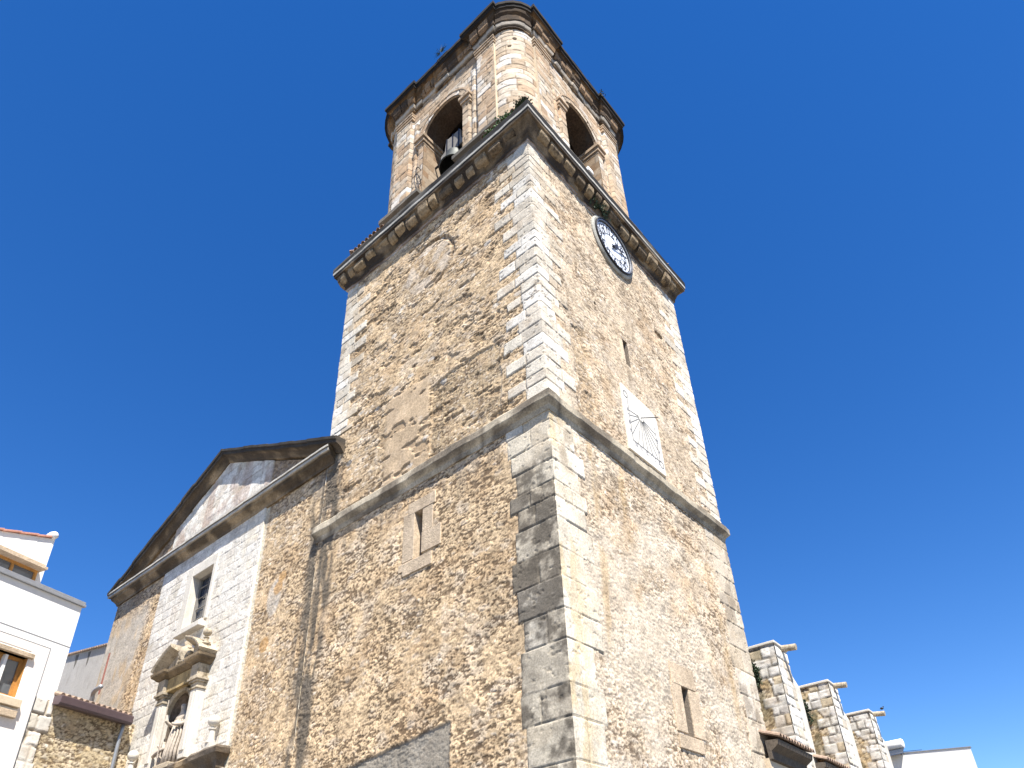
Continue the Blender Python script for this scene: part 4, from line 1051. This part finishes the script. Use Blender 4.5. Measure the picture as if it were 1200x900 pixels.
hand(42, .44, 1.3, 'hour_hand', .085); hand(70, .66, 1.0, 'minute_hand', .105)
f = ring(MB(), (0, 0, 0), [(.05, .06), (.05, .125), (.0, .13)], 14); f.build('hub', M_BLACK, clock)
tag(clock, "round white-faced clock with black rings and numerals under the tower cornice", "clock")

# sundial
SD = (0.0, 4.08, 13.45)
sd = empty('sundial', SD)
f = MB(); w2, h2 = .87, 1.06; n = 20
out = [(-w2, -h2), (w2, -h2), (w2, h2-.3), (w2-.08, h2-.12), (w2-.3, h2-.02), (-w2+.3, h2+.02), (-w2+.05, h2+.06), (-w2, h2)]
f.prism([(u, v) for u, v in out], 0, -.03, .045)
f.build('panel', stone_mat("limewashed_panel", (.62, .59, .53), var=.10, bump=.2, stain=.25, stain_col=(.5, .45, .36)), sd, bevel=.01)
fr = lambda u, v, h: (.047+.004*h, u, v)
c0 = (-.05, .38); pol = []
for ang in (188, 203, 220, 236, 252, 264, 276, 288, 300, 314, 330, 346):
    a = R_(ang); dx, dy = math.cos(a), math.sin(a)
    tx = ((-.62 if dx < 0 else .62)-c0[0])/dx if abs(dx) > 1e-3 else 9; ty = (-.66-c0[1])/dy if dy < 0 else 9; L = min(tx, ty)
    pol.append([(c0[0]+.13*dx, c0[1]+.13*dy), (c0[0]+L*dx, c0[1]+L*dy)])
pol.append([(-.64, .72), (-.64, -.68), (.64, -.68), (.64, .45)])
pol.append([(c0[0]+.14*math.cos(R_(t)), c0[1]+.14*math.sin(R_(t))) for t in range(180, 361, 20)])
for cx, cy in ((-.70, .80), (.70, -.76)): pol.append([(cx+.10*math.cos(R_(t)), cy+.10*math.sin(R_(t))) for t in range(0, 361, 30)])
strokes(pol, .020, fr).build('hour_lines', stone_mat("faded_hour_line", (.18, .18, .18), var=.3), sd)
# hour numerals painted in the border
pol = []
lab = [('6', -.69, .30), ('7', -.69, .10), ('8', -.69, -.12), ('9', -.69, -.40), ('10', -.52, -.76), ('11', -.28, -.76), ('12', -.02, -.76), ('1', .20, -.76), ('2', .40, -.76), ('3', .58, -.76), ('4', .69, -.35), ('5', .69, .0)]
for t, u, v in lab:
    for i, ch in enumerate(t):
        for pl in DIG[ch]: pol.append([(u+(i-len(t)/2)*.06+.055*x, v-.05+.10*y) for x, y in pl])
strokes(pol, .016, fr).build('numerals', stone_mat("faded_numeral", (.30, .30, .34), var=.3), sd)
f = MB(); f.tube([(.04, c0[0], c0[1]), (.52, c0[0]+.05, c0[1]-.22)], .012, 6); f.build('gnomon', M_IRON, sd)
tag(sd, "rectangular white sundial panel with fan of hour lines on the sunny tower wall", "sundial")

# bell hanging in the left-hand belfry opening
BX, BY, BZ = -3.95, 1.02, 25.45
bell = empty('bell', (BX, BY, BZ))
f = MB(); f.lathe([(0.52, .02), (.56, 0), (.57, .05), (.50, .16), (.41, .36), (.36, .62), (.34, .78), (.27, .90), (.12, .97), (0, .98)], n=32); f.lathe([(.50, .02), (.44, .2), (.33, .6), (.0, .85)], n=32)
f.build('bell_body', M_BRONZE, bell, smooth=True)
f = MB(); f.lathe([(0, -.10), (.07, -.07), (.08, 0), (.03, .08), (.02, .8), (0, .82)], n=10); f.build('clapper', M_IRON, bell, smooth=True)
f = MB(); f.prism([(-.62, 1.0), (.62, 1.0), (.62, 1.22), (.42, 1.34), (.36, 1.95), (-.36, 1.95), (-.42, 1.34), (-.62, 1.22)], 1, -.13, .13); f.build('headstock', M_YOKE, bell, bevel=.02)
f = MB(); f.tube([(-1.02, 0, 1.1), (1.02, 0, 1.1)], .04, 8)
for x in (-.3, 0, .3): f.box(x-.03, x+.03, -.145, .145, .9, 1.97)
f.build('iron_straps', M_IRON, bell)
tag(bell, "bronze church bell with pale timber headstock hanging in the left belfry opening", "bell")
# loops of loose cable beside the bell
f = MB(); pts = []
for t in range(0, 40):
    a = t*.33; pts.append((-5.02+.10*math.cos(a)+.002*t, .30-.25*math.sin(a)*.4-.004*t, 25.55-.028*t+.26*math.sin(a)))
f.tube(pts, .016, 6); cbl = f.build('cable', M_IRON); tag(cbl, "looped black cable hanging beside the belfry bell", "cable")
# floodlight on the right-hand sill
fl = empty('floodlight', (.28, 2.75, 22.78))
f = MB(); f.prism([(-.12, 0), (.12, .04), (.10, .26), (-.10, .22)], 1, -.14, .14); f.build('housing', M_WHITE, fl, bevel=.03)
f = MB(); f.box(-.03, .03, -.03, .03, -.16, .02); f.build('bracket', M_ZINC, fl)
tag(fl, "small white floodlight standing on the tower cornice below the right opening", "floodlight")
# lightning conductor / cable down the left belfry pier
def plant(name, c, n, rad, leaf, mat, label, cat='plant', flat=(1, 1, 1), droop=.0, seed=1, blade=False):
    rs = random.Random(seed); f = MB()
    for i in range(n):
        d = Vector((rs.gauss(0, 1)*flat[0], rs.gauss(0, 1)*flat[1], abs(rs.gauss(0, 1))*flat[2])).normalized()
        r_ = rad*(.35+.75*rs.random()); p = Vector(c)+Vector((d.x*r_*flat[0], d.y*r_*flat[1], d.z*r_*flat[2]-droop*rs.random()))
        if blade:
            s_ = d.cross(Vector((0, 0, 1))).normalized()*leaf*.12; b0 = Vector(c)+Vector((d.x, d.y, 0))*rad*.15; t_ = p
            f.add([tuple(b0-s_), tuple(b0+s_), tuple(t_+Vector((0, 0, .02)))], [(0, 1, 2)])
            mid = (b0+t_)/2
            for k in range(3):
                m_ = b0.lerp(t_, .35+.25*k); l_ = d.cross(Vector((rs.random(), rs.random(), rs.random()))).normalized()*leaf*.5
                f.add([tuple(m_), tuple(m_+l_+d*leaf*.3), tuple(m_+d*leaf*.5)], [(0, 1, 2)])
        else:
            a = Vector((rs.gauss(0, 1), rs.gauss(0, 1), rs.gauss(0, 1))).normalized()*leaf*rs.uniform(.5, 1.1); b_ = a.cross(Vector((rs.gauss(0, 1), rs.gauss(0, 1), rs.gauss(0, 1)))).normalized()*leaf*.45
            f.add([tuple(p-a*.5), tuple(p+b_), tuple(p+a*.5), tuple(p-b_)], [(0, 1, 2, 3)])
    o = f.build(name, mat); tag(o, label, cat, None); return o
plant('wall_plant', (-.75, -.28, 22.75), 240, .42, .10, M_LEAF, "bright green leafy plant on the cornice just left of the near corner", flat=(1.5, .5, .8), seed=3)
plant('wall_plant', (-.05, -.02, 23.30), 170, .30, .10, M_LEAFD, "dark spiky plant on the tiles right at the near corner of the cornice", flat=(1.1, 1.1, .9), seed=4, blade=True)
plant('wall_plant', (.16, 3.35, 21.95), 420, .42, .09, M_LEAFD, "dark green plant growing under the cornice just above the clock", flat=(.45, 1.1, .9), droop=.35, seed=5)
plant('wall_plant', (-3.75, -.02, 31.5), 60, .34, .05, M_LEAFD, "sparse weed growing on the top left edge of the belfry cornice", flat=(1.2, .5, 1.3), seed=6, blade=True)
plant('wall_plant', (.1, 5.2, 31.2), 40, .18, .05, M_LEAFD, "tiny weed on the right-hand belfry cornice", flat=(.5, 1.0, .6), seed=8)
for i, (s, z, lb) in enumerate(((0.75, 8.6, "dark weeds on the nearest buttress beside the tower"), (5.5, 8.55, "dark weeds at the top of the middle buttress"), (10.1, 8.5, "dark weeds at the top of the farthest buttress"))):
    a = R_(2.59); s2 = (0, 4.72, 9.4)[i]-.06; lx = -.95 if i else -.75
    plant('wall_plant', (lx*math.cos(a)-s2*math.sin(a), 9.95+s2*math.cos(a)+lx*math.sin(a), z-.05), 420, .25, .085, M_LEAFD, lb, flat=(.8, .22, 1.1), droop=.6, seed=12+i)

# ================================================================== STATUE IN THE NICHE
def skin(name, pts, edges, mat, parent, sub=2):
    me = bpy.data.meshes.new(name); me.from_pydata([p[:3] for p in pts], edges, []); o = bpy.data.objects.new(name, me); COL.objects.link(o)
    if parent: o.parent = parent
    md = o.modifiers.new("skin", 'SKIN'); md.use_smooth_shade = True
    for i, v in enumerate(me.skin_vertices[0].data): v.radius = (pts[i][3], pts[i][4] if len(pts[i]) > 4 else pts[i][3]); v.use_root = (i == 0)
    sd_ = o.modifiers.new("sub", 'SUBSURF'); sd_.levels = sub; sd_.render_levels = sub
    me.materials.append(mat); return o
M_STAT = stone_mat("statue_stone", (.44, .38, .31), var=.25, bump=.2, stain=.55, stain_col=(.13, .10, .08))
st = empty('statue', (nc+.12, .02, 6.92))
body = [(0, .02, 1.0, .19, .15), (0, .02, 1.22, .20, .15), (0, .03, 1.40, .22, .13), (0, .03, 1.52, .07, .07), (.0, .0, 1.66, .095, .11), (.0, .0, 1.76, .07, .08),
        (.24, .02, 1.36, .08, .08), (.32, -.05, 1.10, .07, .07), (.16, -.24, 1.08, .055, .055), (.08, -.30, 1.12, .035, .045),
        (-.24, .02, 1.36, .08, .08), (-.34, -.06, 1.14, .07, .07), (-.30, -.26, 1.22, .05, .05), (-.28, -.33, 1.28, .035, .045),
        (0, .02, .7, .25, .19), (.0, .02, .30, .28, .21), (0, .0, .06, .31, .24)]
skin('body', body, [(0, 1), (1, 2), (2, 3), (3, 4), (4, 5), (2, 6), (6, 7), (7, 8), (8, 9), (2, 10), (10, 11), (11, 12), (12, 13), (0, 14), (14, 15), (15, 16)], M_STAT, st)
f = MB()
for k in range(9):     # cloak folds
    a = math.pi*(1.08+.84*k/8); f.tube([(.22*math.cos(a), .02+.15*math.sin(a), 1.25), (.30*math.cos(a+.1), .02+.22*math.sin(a+.1), .8), (.34*math.cos(a-.06), .02+.27*math.sin(a-.06), .35), (.36*math.cos(a), .02+.29*math.sin(a), .02)], [.02, .035, .045, .05], 6)
f.build('robe_folds', M_STAT, st, smooth=True)
f = MB(); f.tube([(-.28, -.34, 0), (-.28, -.35, 1.85)], .016, 6); f.build('staff', M_STAT, st)
f = MB(); f.box(-.42, .42, -.36, .30, -.16, .0); f.build('pedestal', M_NICHE, st, bevel=.02)
tag(st, "weathered stone statue of a robed person holding a staff in the church niche", "statue")
ch = empty('statue', (nc-.40, -.10, 6.92))
kid = [(0, 0, .42, .10, .09), (0, 0, .56, .11, .08), (0, 0, .66, .045, .045), (0, -.01, .75, .075, .08), (.10, -.02, .56, .04), (.17, -.10, .46, .035), (-.10, -.02, .56, .04), (-.14, -.12, .66, .035), (-.01, 0, .2, .14, .12), (0, 0, .02, .15, .13)]
skin('body', kid, [(0, 1), (1, 2), (2, 3), (1, 4), (4, 5), (1, 6), (6, 7), (0, 8), (8, 9)], M_STAT, ch)
f = MB(); f.tube([(-.22, -.12, .40), (-.1, -.18, .33), (.05, -.2, .36), (.2, -.16, .44), (.32, -.14, .46)], [.04, .055, .05, .055, .04], 8); f.build('garland', M_STAT, ch, smooth=True)
tag(ch, "small carved child figure with garland at the foot of the niche statue", "statue")

# ================================================================== BUILDINGS LEFT OF THE SQUARE (local frame: x outwards, y along the wall)
def leftframe(name, off=0.0):
    a = R_(16.8); return empty(name, (-16.71+off*math.cos(a), -.35+off*math.sin(a), 0), a)
wh = leftframe('white_house')
def wallbox(mb, y0, y1, z0, z1, x0=-.3, x1=0.): mb.box(x0, x1, y0, y1, z0, z1)
YW0, YW1, WZ0, WZ1 = -4.9, -3.47, 8.52, 9.62
f = MB()     # white wall with the window opening left free
f.box(-6, -.30, -14, -2.41, 0, 11.6)
f.box(-.3, 0, -14, -2.41, 10.12, 11.68); f.box(-.3, 0, -14, YW0, 8.7, 10.12); f.box(-.3, 0, YW1, -2.41, 8.71, 10.12); f.box(-.3, 0, YW0, YW1, WZ1, 10.12); f.box(-.3, 0, -14, YW0, 0, 8.7); f.box(-.3, 0, YW0, -2.96, 0, WZ0)
f.box(-.3, 0, YW1, -2.96, WZ0, 8.71)
o = f.build('wall', M_WHITE, wh)
f = MB()
f.box(.0, .012, -14, YW0-.02, 0, 10.1); f.box(.0, .012, YW0-.02, YW1+.02, WZ1+.22, 10.1); f.box(.0, .012, YW1+.02, -2.95, 0, 10.1); f.box(.0, .012, YW0-.02, YW1+.02, 0, 7.97)
f.build('stone_cladding', M_CLAD, wh)
f = MB(); f.box(.0, .006, -14, -2.41, 10.30, 10.325); f.box(.012, .016, -14, -2.95, 10.08, 10.1); f.box(.012, .016, -2.97, -2.95, 0, 10.1); f.build('joint_line', M_ZINC, wh)
f = MB(); f.box(-6.05, .06, -14, -2.36, 11.68, 11.76); f.box(-.04, .08, -14, -2.34, 11.60, 11.68); f.build('parapet_coping', M_ZINC, wh, bevel=.01)
f = MB(); f.box(-.25, .10, YW0-.1, YW1+.10, WZ1, WZ1+.13); f.build('lintel', M_PINK, wh, bevel=.01)
wn = empty('window', (0, 0, 0), 0, wh)
f = MB(); f.box(-.24, -.16, YW1-.10, YW1, WZ0, WZ1); f.box(-.24, -.16, YW0, YW1-.10, WZ1-.09, WZ1); f.box(-.24, -.16, YW0, YW1-.10, WZ0, WZ0+.08); f.box(-.24, -.16, -4.15, -4.07, WZ0+.08, WZ1-.09); f.box(-.30, -.02, YW1-.02, YW1+.02, WZ0, WZ1)
f.build('frame', M_WOOD, wn)
f = MB(); f.box(-.22, -.20, YW0, YW1-.10, WZ0, WZ1); f.build('pane', M_GLASS2, wn)
f = MB(); f.box(-.2, -.04, -4.06, -3.98, WZ0, WZ1-.05); f.build('shutter_edge', M_WHITE, wn)
f = MB(); f.box(-.2, .14, YW0-.1, YW1+.12, 8.25, 8.46); f.build('sill', M_CREAM, wn, bevel=.01)
f = MB(); f.box(-.0, .12, YW0-.1, YW1+.10, 7.97, 8.16); f.build('moulding', M_PINK, wn, bevel=.01)
tag(wh, "white rendered house with flat parapet and orange wooden window at the left edge", "house")
uh = leftframe('upper_house', -2.5)
f = MB(); f.prism([(-14, 0), (-2.33, 0), (-2.33, 14.70), (-14, 10.8)], 0, -5, 0); f.build('wall', M_WHITE, uh)
f = MB()
for i in range(12):
    y1 = -2.40-i*.52; y0 = y1-.55; z1 = 14.70-.335*(i*.52+.07); z0 = z1-.335*.55
    f.prism([(y0, z0+.0), (y1, z1+.03), (y1, z1+.10), (y0, z0+.07)], 0, -.25, .07)
f.build('verge_tiles', M_REDT, uh, bevel=.01)
f = MB(); f.lathe([(0, -.16), (.12, -.14), (.14, 0), (.12, .14), (0, .16)], (-.06, -2.42, 14.80), 14, axis=0); f.build('ridge_end', M_WHITE, uh, smooth=True)
f = MB(); f.box(-.1, .42, -9, -2.50, 13.36, 13.44); f.box(-.1, .36, -9, -2.56, 13.44, 13.52); f.build('window_hood', M_PINK, uh)
f = MB(); f.box(.0, .10, -2.66, -2.58, 11.6, 13.36); f.box(.0, .10, -9, -2.66, 13.28, 13.36); f.box(0, .10, -3.42, -3.34, 11.6, 13.28); f.box(0, .08, -9, -2.66, 11.6, 12.4)
f.build('window_frame', M_WOOD, uh)
f = MB(); f.box(.0, .04, -9, -2.66, 12.4, 13.28); f.build('pane', M_GLASS2, uh)
f = MB(); f.box(-.02, .05, -4.0, -3.9, 13.5, 13.62); f.build('vent', M_CREAM, uh)
tag(uh, "upper white house set back on the terrace, with red tiled verge and wooden window band", "house")

sh = leftframe('stone_house')
def shf(S, Z):
    H, C = rubble(S, Z, 860, .30, .18, 0*S+.25, np.array((.52, .42, .27)), 1.2, ((.4, (.54, .45, .31)), (.6, (.50, .36, .18)), (.85, (.60, .55, .46)), (1.01, (.68, .65, .60))))
    zc = courses_of(-1, 10, .30, .48, 861); d, r, r2, ci = ashlar(S, Z, zc, 862, .5, .8); H2, C2 = ashlar_look(S, Z, d, r, r2, PALE, 863, depth=.035, jw=.05, jcol=(.30, .23, .15))
    q_ = S < -2.42+(_h(ci.astype(float), ci*0., 864)-.5)*.2; H = np.where(q_, H2, H); C = np.where(q_[..., None], C2, C); return H, C
field('wall', lambda S, Z, H: (H, S, Z), -2.94, .9, 5, 8.71, .03, shf, M_MASS, sh, smooth=True)
field('wall', lambda S, Z, H: (H, S, Z), -2.94, .9, 0, 5, .12, shf, M_MASS, sh)
f = MB(); f.box(-5, -.06, -2.4, .6, 0, 8.5); f.build('core', M_CREAM, sh)
gu = MB(); gu.prism([(.02, 8.60), (.30, 8.56), (.34, 8.62), (.35, 8.82), (.30, 8.84), (.02, 8.84)], 1, -2.46, -.02); gu.build('gutter', M_BROWN, sh, bevel=.012)
f = MB(); f.add([(.3, -2.46, 8.83), (.3, -.02, 8.83), (-4, .6, 10.2), (-4, -2.46, 10.2)], [(0, 1, 2, 3)])
for i in range(13):
    y = -2.4+i*.19; f.tube([(.30, y, 8.84), (-3.5, y, 10.06)], .07, 8)
f.build('roof', M_TILE, sh)
f = MB(); f.tube([(.14, -.16, 8.6), (.13, -.16, 8.4), (.10, -.16, 8.2), (.10, -.16, 0)], .055, 12); f.build('drainpipe', M_ZINC, sh, smooth=True)
f = MB(); f.tube([(-.55, -.9, 8.95), (-.55, -.9, 9.36), (-.50, -.94, 9.46), (-.36, -1.0, 9.50), (.05, -1.15, 9.50)], .065, 12); f.build('vent_pipe', M_ZINC, sh, smooth=True)
tag(sh, "low rubble stone house with brown gutter and grey drainpipe against the church front", "house")

gh = empty('grey_house', (-21.0, .12, 0), 0)
gm_ = stone_mat("grey_old_render", (.44, .41, .37), var=.16, bump=.25, stain=.35, stain_col=(.25, .22, .18))
f = MB(); f.prism([(.04, 0), (.04, 12.62), (-3.7, 13.30), (-8, 14.1), (-8, 0)], 1, 0, 6); f.build('wall', gm_, gh)
f = MB()
for i in range(34):
    x = 0-.0-i*.22; z = 12.62+(-x)*.182; f.prism([(x, z), (x-.19, z+.035), (x-.17, z+.11), (x-.03, z+.08)], 1, -.10, .4)
f.build('verge_tiles', M_TILE, gh, bevel=.01)
f = MB()
for x, w_, h_ in ((-1.7, .2, .55), (-2.9, .25, .5), (-4.2, .2, .6)): f.prism([(x-w_, 12.6+.182*-x), (x+w_*.3, 12.57+.182*-x), (x+w_*.1, 12.5+.182*-x-h_*.6), (x-w_*.4, 12.5+.182*-x-h_)], 1, -.004, .002)
f.build('damp_stain', stone_mat("damp_render", (.17, .155, .13), var=.3), gh)
tag(gh, "grey rendered house with sloping tiled edge between white house and church", "house")

# ================================================================== WHITE BUILDING BEHIND THE BUTTRESSES
wb = empty('white_building', (-4, 30, 0), R_(0))
f = MB(); f.add([(.9, 0, 0), (4.80, 0, 0), (-.6, 9, 0), (-4, 9, 0), (.9, 0, 9.68), (4.78, 0, 9.27), (-.6, 9, 9.1), (-4, 9, 9.5)], [(0, 1, 5, 4), (1, 2, 6, 5), (2, 3, 7, 6), (3, 0, 4, 7), (4, 5, 6, 7)]); f.build('wall', M_WHITE, wb)
f = MB(); f.add([(.88, -.03, 9.685), (4.82, -.03, 9.275), (4.82, .2, 9.275), (.88, .2, 9.685), (.88, -.03, 9.73), (4.82, -.03, 9.32), (4.70, .2, 9.32), (.88, .2, 9.73)], [(0, 1, 5, 4), (1, 2, 6, 5), (2, 3, 7, 6), (3, 0, 4, 7), (4, 5, 6, 7), (0, 3, 2, 1)]); f.build('parapet_coping', M_ZINC, wb)
f = MB()
for x in (1.9, 2.3, 2.7): f.tube([(x, .1, 9.4), (x, .1, 9.82-.1*x)], .012, 6)
f.tube([(1.5, .1, 9.72), (2.7, .1, 9.60)], .012, 6); f.build('railing', M_IRON, wb)
tag(wb, "plain white building beyond the farthest buttress at the lower right", "building")
sw = empty('solar_water_heater', (-2.62, 30.3, 9.55))
f = MB(); f.lathe([(0, -.55), (.20, -.54), (.24, -.48), (.24, .48), (.20, .54), (0, .55)], (0, 0, .55), 20, axis=0); f.build('tank', M_WHITE, sw, smooth=True)
f = MB()
for x in (-.4, .4): f.tube([(x, 0, .3), (x, 0, -.05)], .02, 6); f.tube([(x, 0, .3), (x, -.5, -.05)], .02, 6)
f.build('stand', M_IRON, sw)
f = MB(); f.add([(-.55, -.1, .32), (.55, -.1, .32), (.55, -.75, -.05), (-.55, -.75, -.05), (-.55, -.06, .36), (.55, -.06, .36), (.55, -.71, -.01), (-.55, -.71, -.01)], [(0, 1, 2, 3), (4, 5, 6, 7), (0, 1, 5, 4), (2, 3, 7, 6), (1, 2, 6, 5), (0, 3, 7, 4)]); f.build('collector', M_GLASS, sw)
tag(sw, "white cylindrical solar water tank on the roof beside the farthest buttress", "water heater")
bd_ = MB(); bd_.lathe([(0, -.07), (.035, -.04), (.05, 0), (.03, .05), (0, .08)], (0, 0, 0), 10, axis=0)
bd_.lathe([(0, -.03), (.03, 0), (0, .03)], (.07, 0, .05), 8); bd_.add([(-.06, -.015, .0), (-.06, .015, .0), (-.15, 0, -.02)], [(0, 1, 2)])
br_ = bd_.build('bird', M_IRON, smooth=True); br_.location = (.72*math.cos(R_(2.59))-.5-.02, 9.95+9.4+.54, 9.27); br_.location.x = -.4247+.36
tag(br_, "small dark bird perched on the spout of the farthest buttress", "bird")
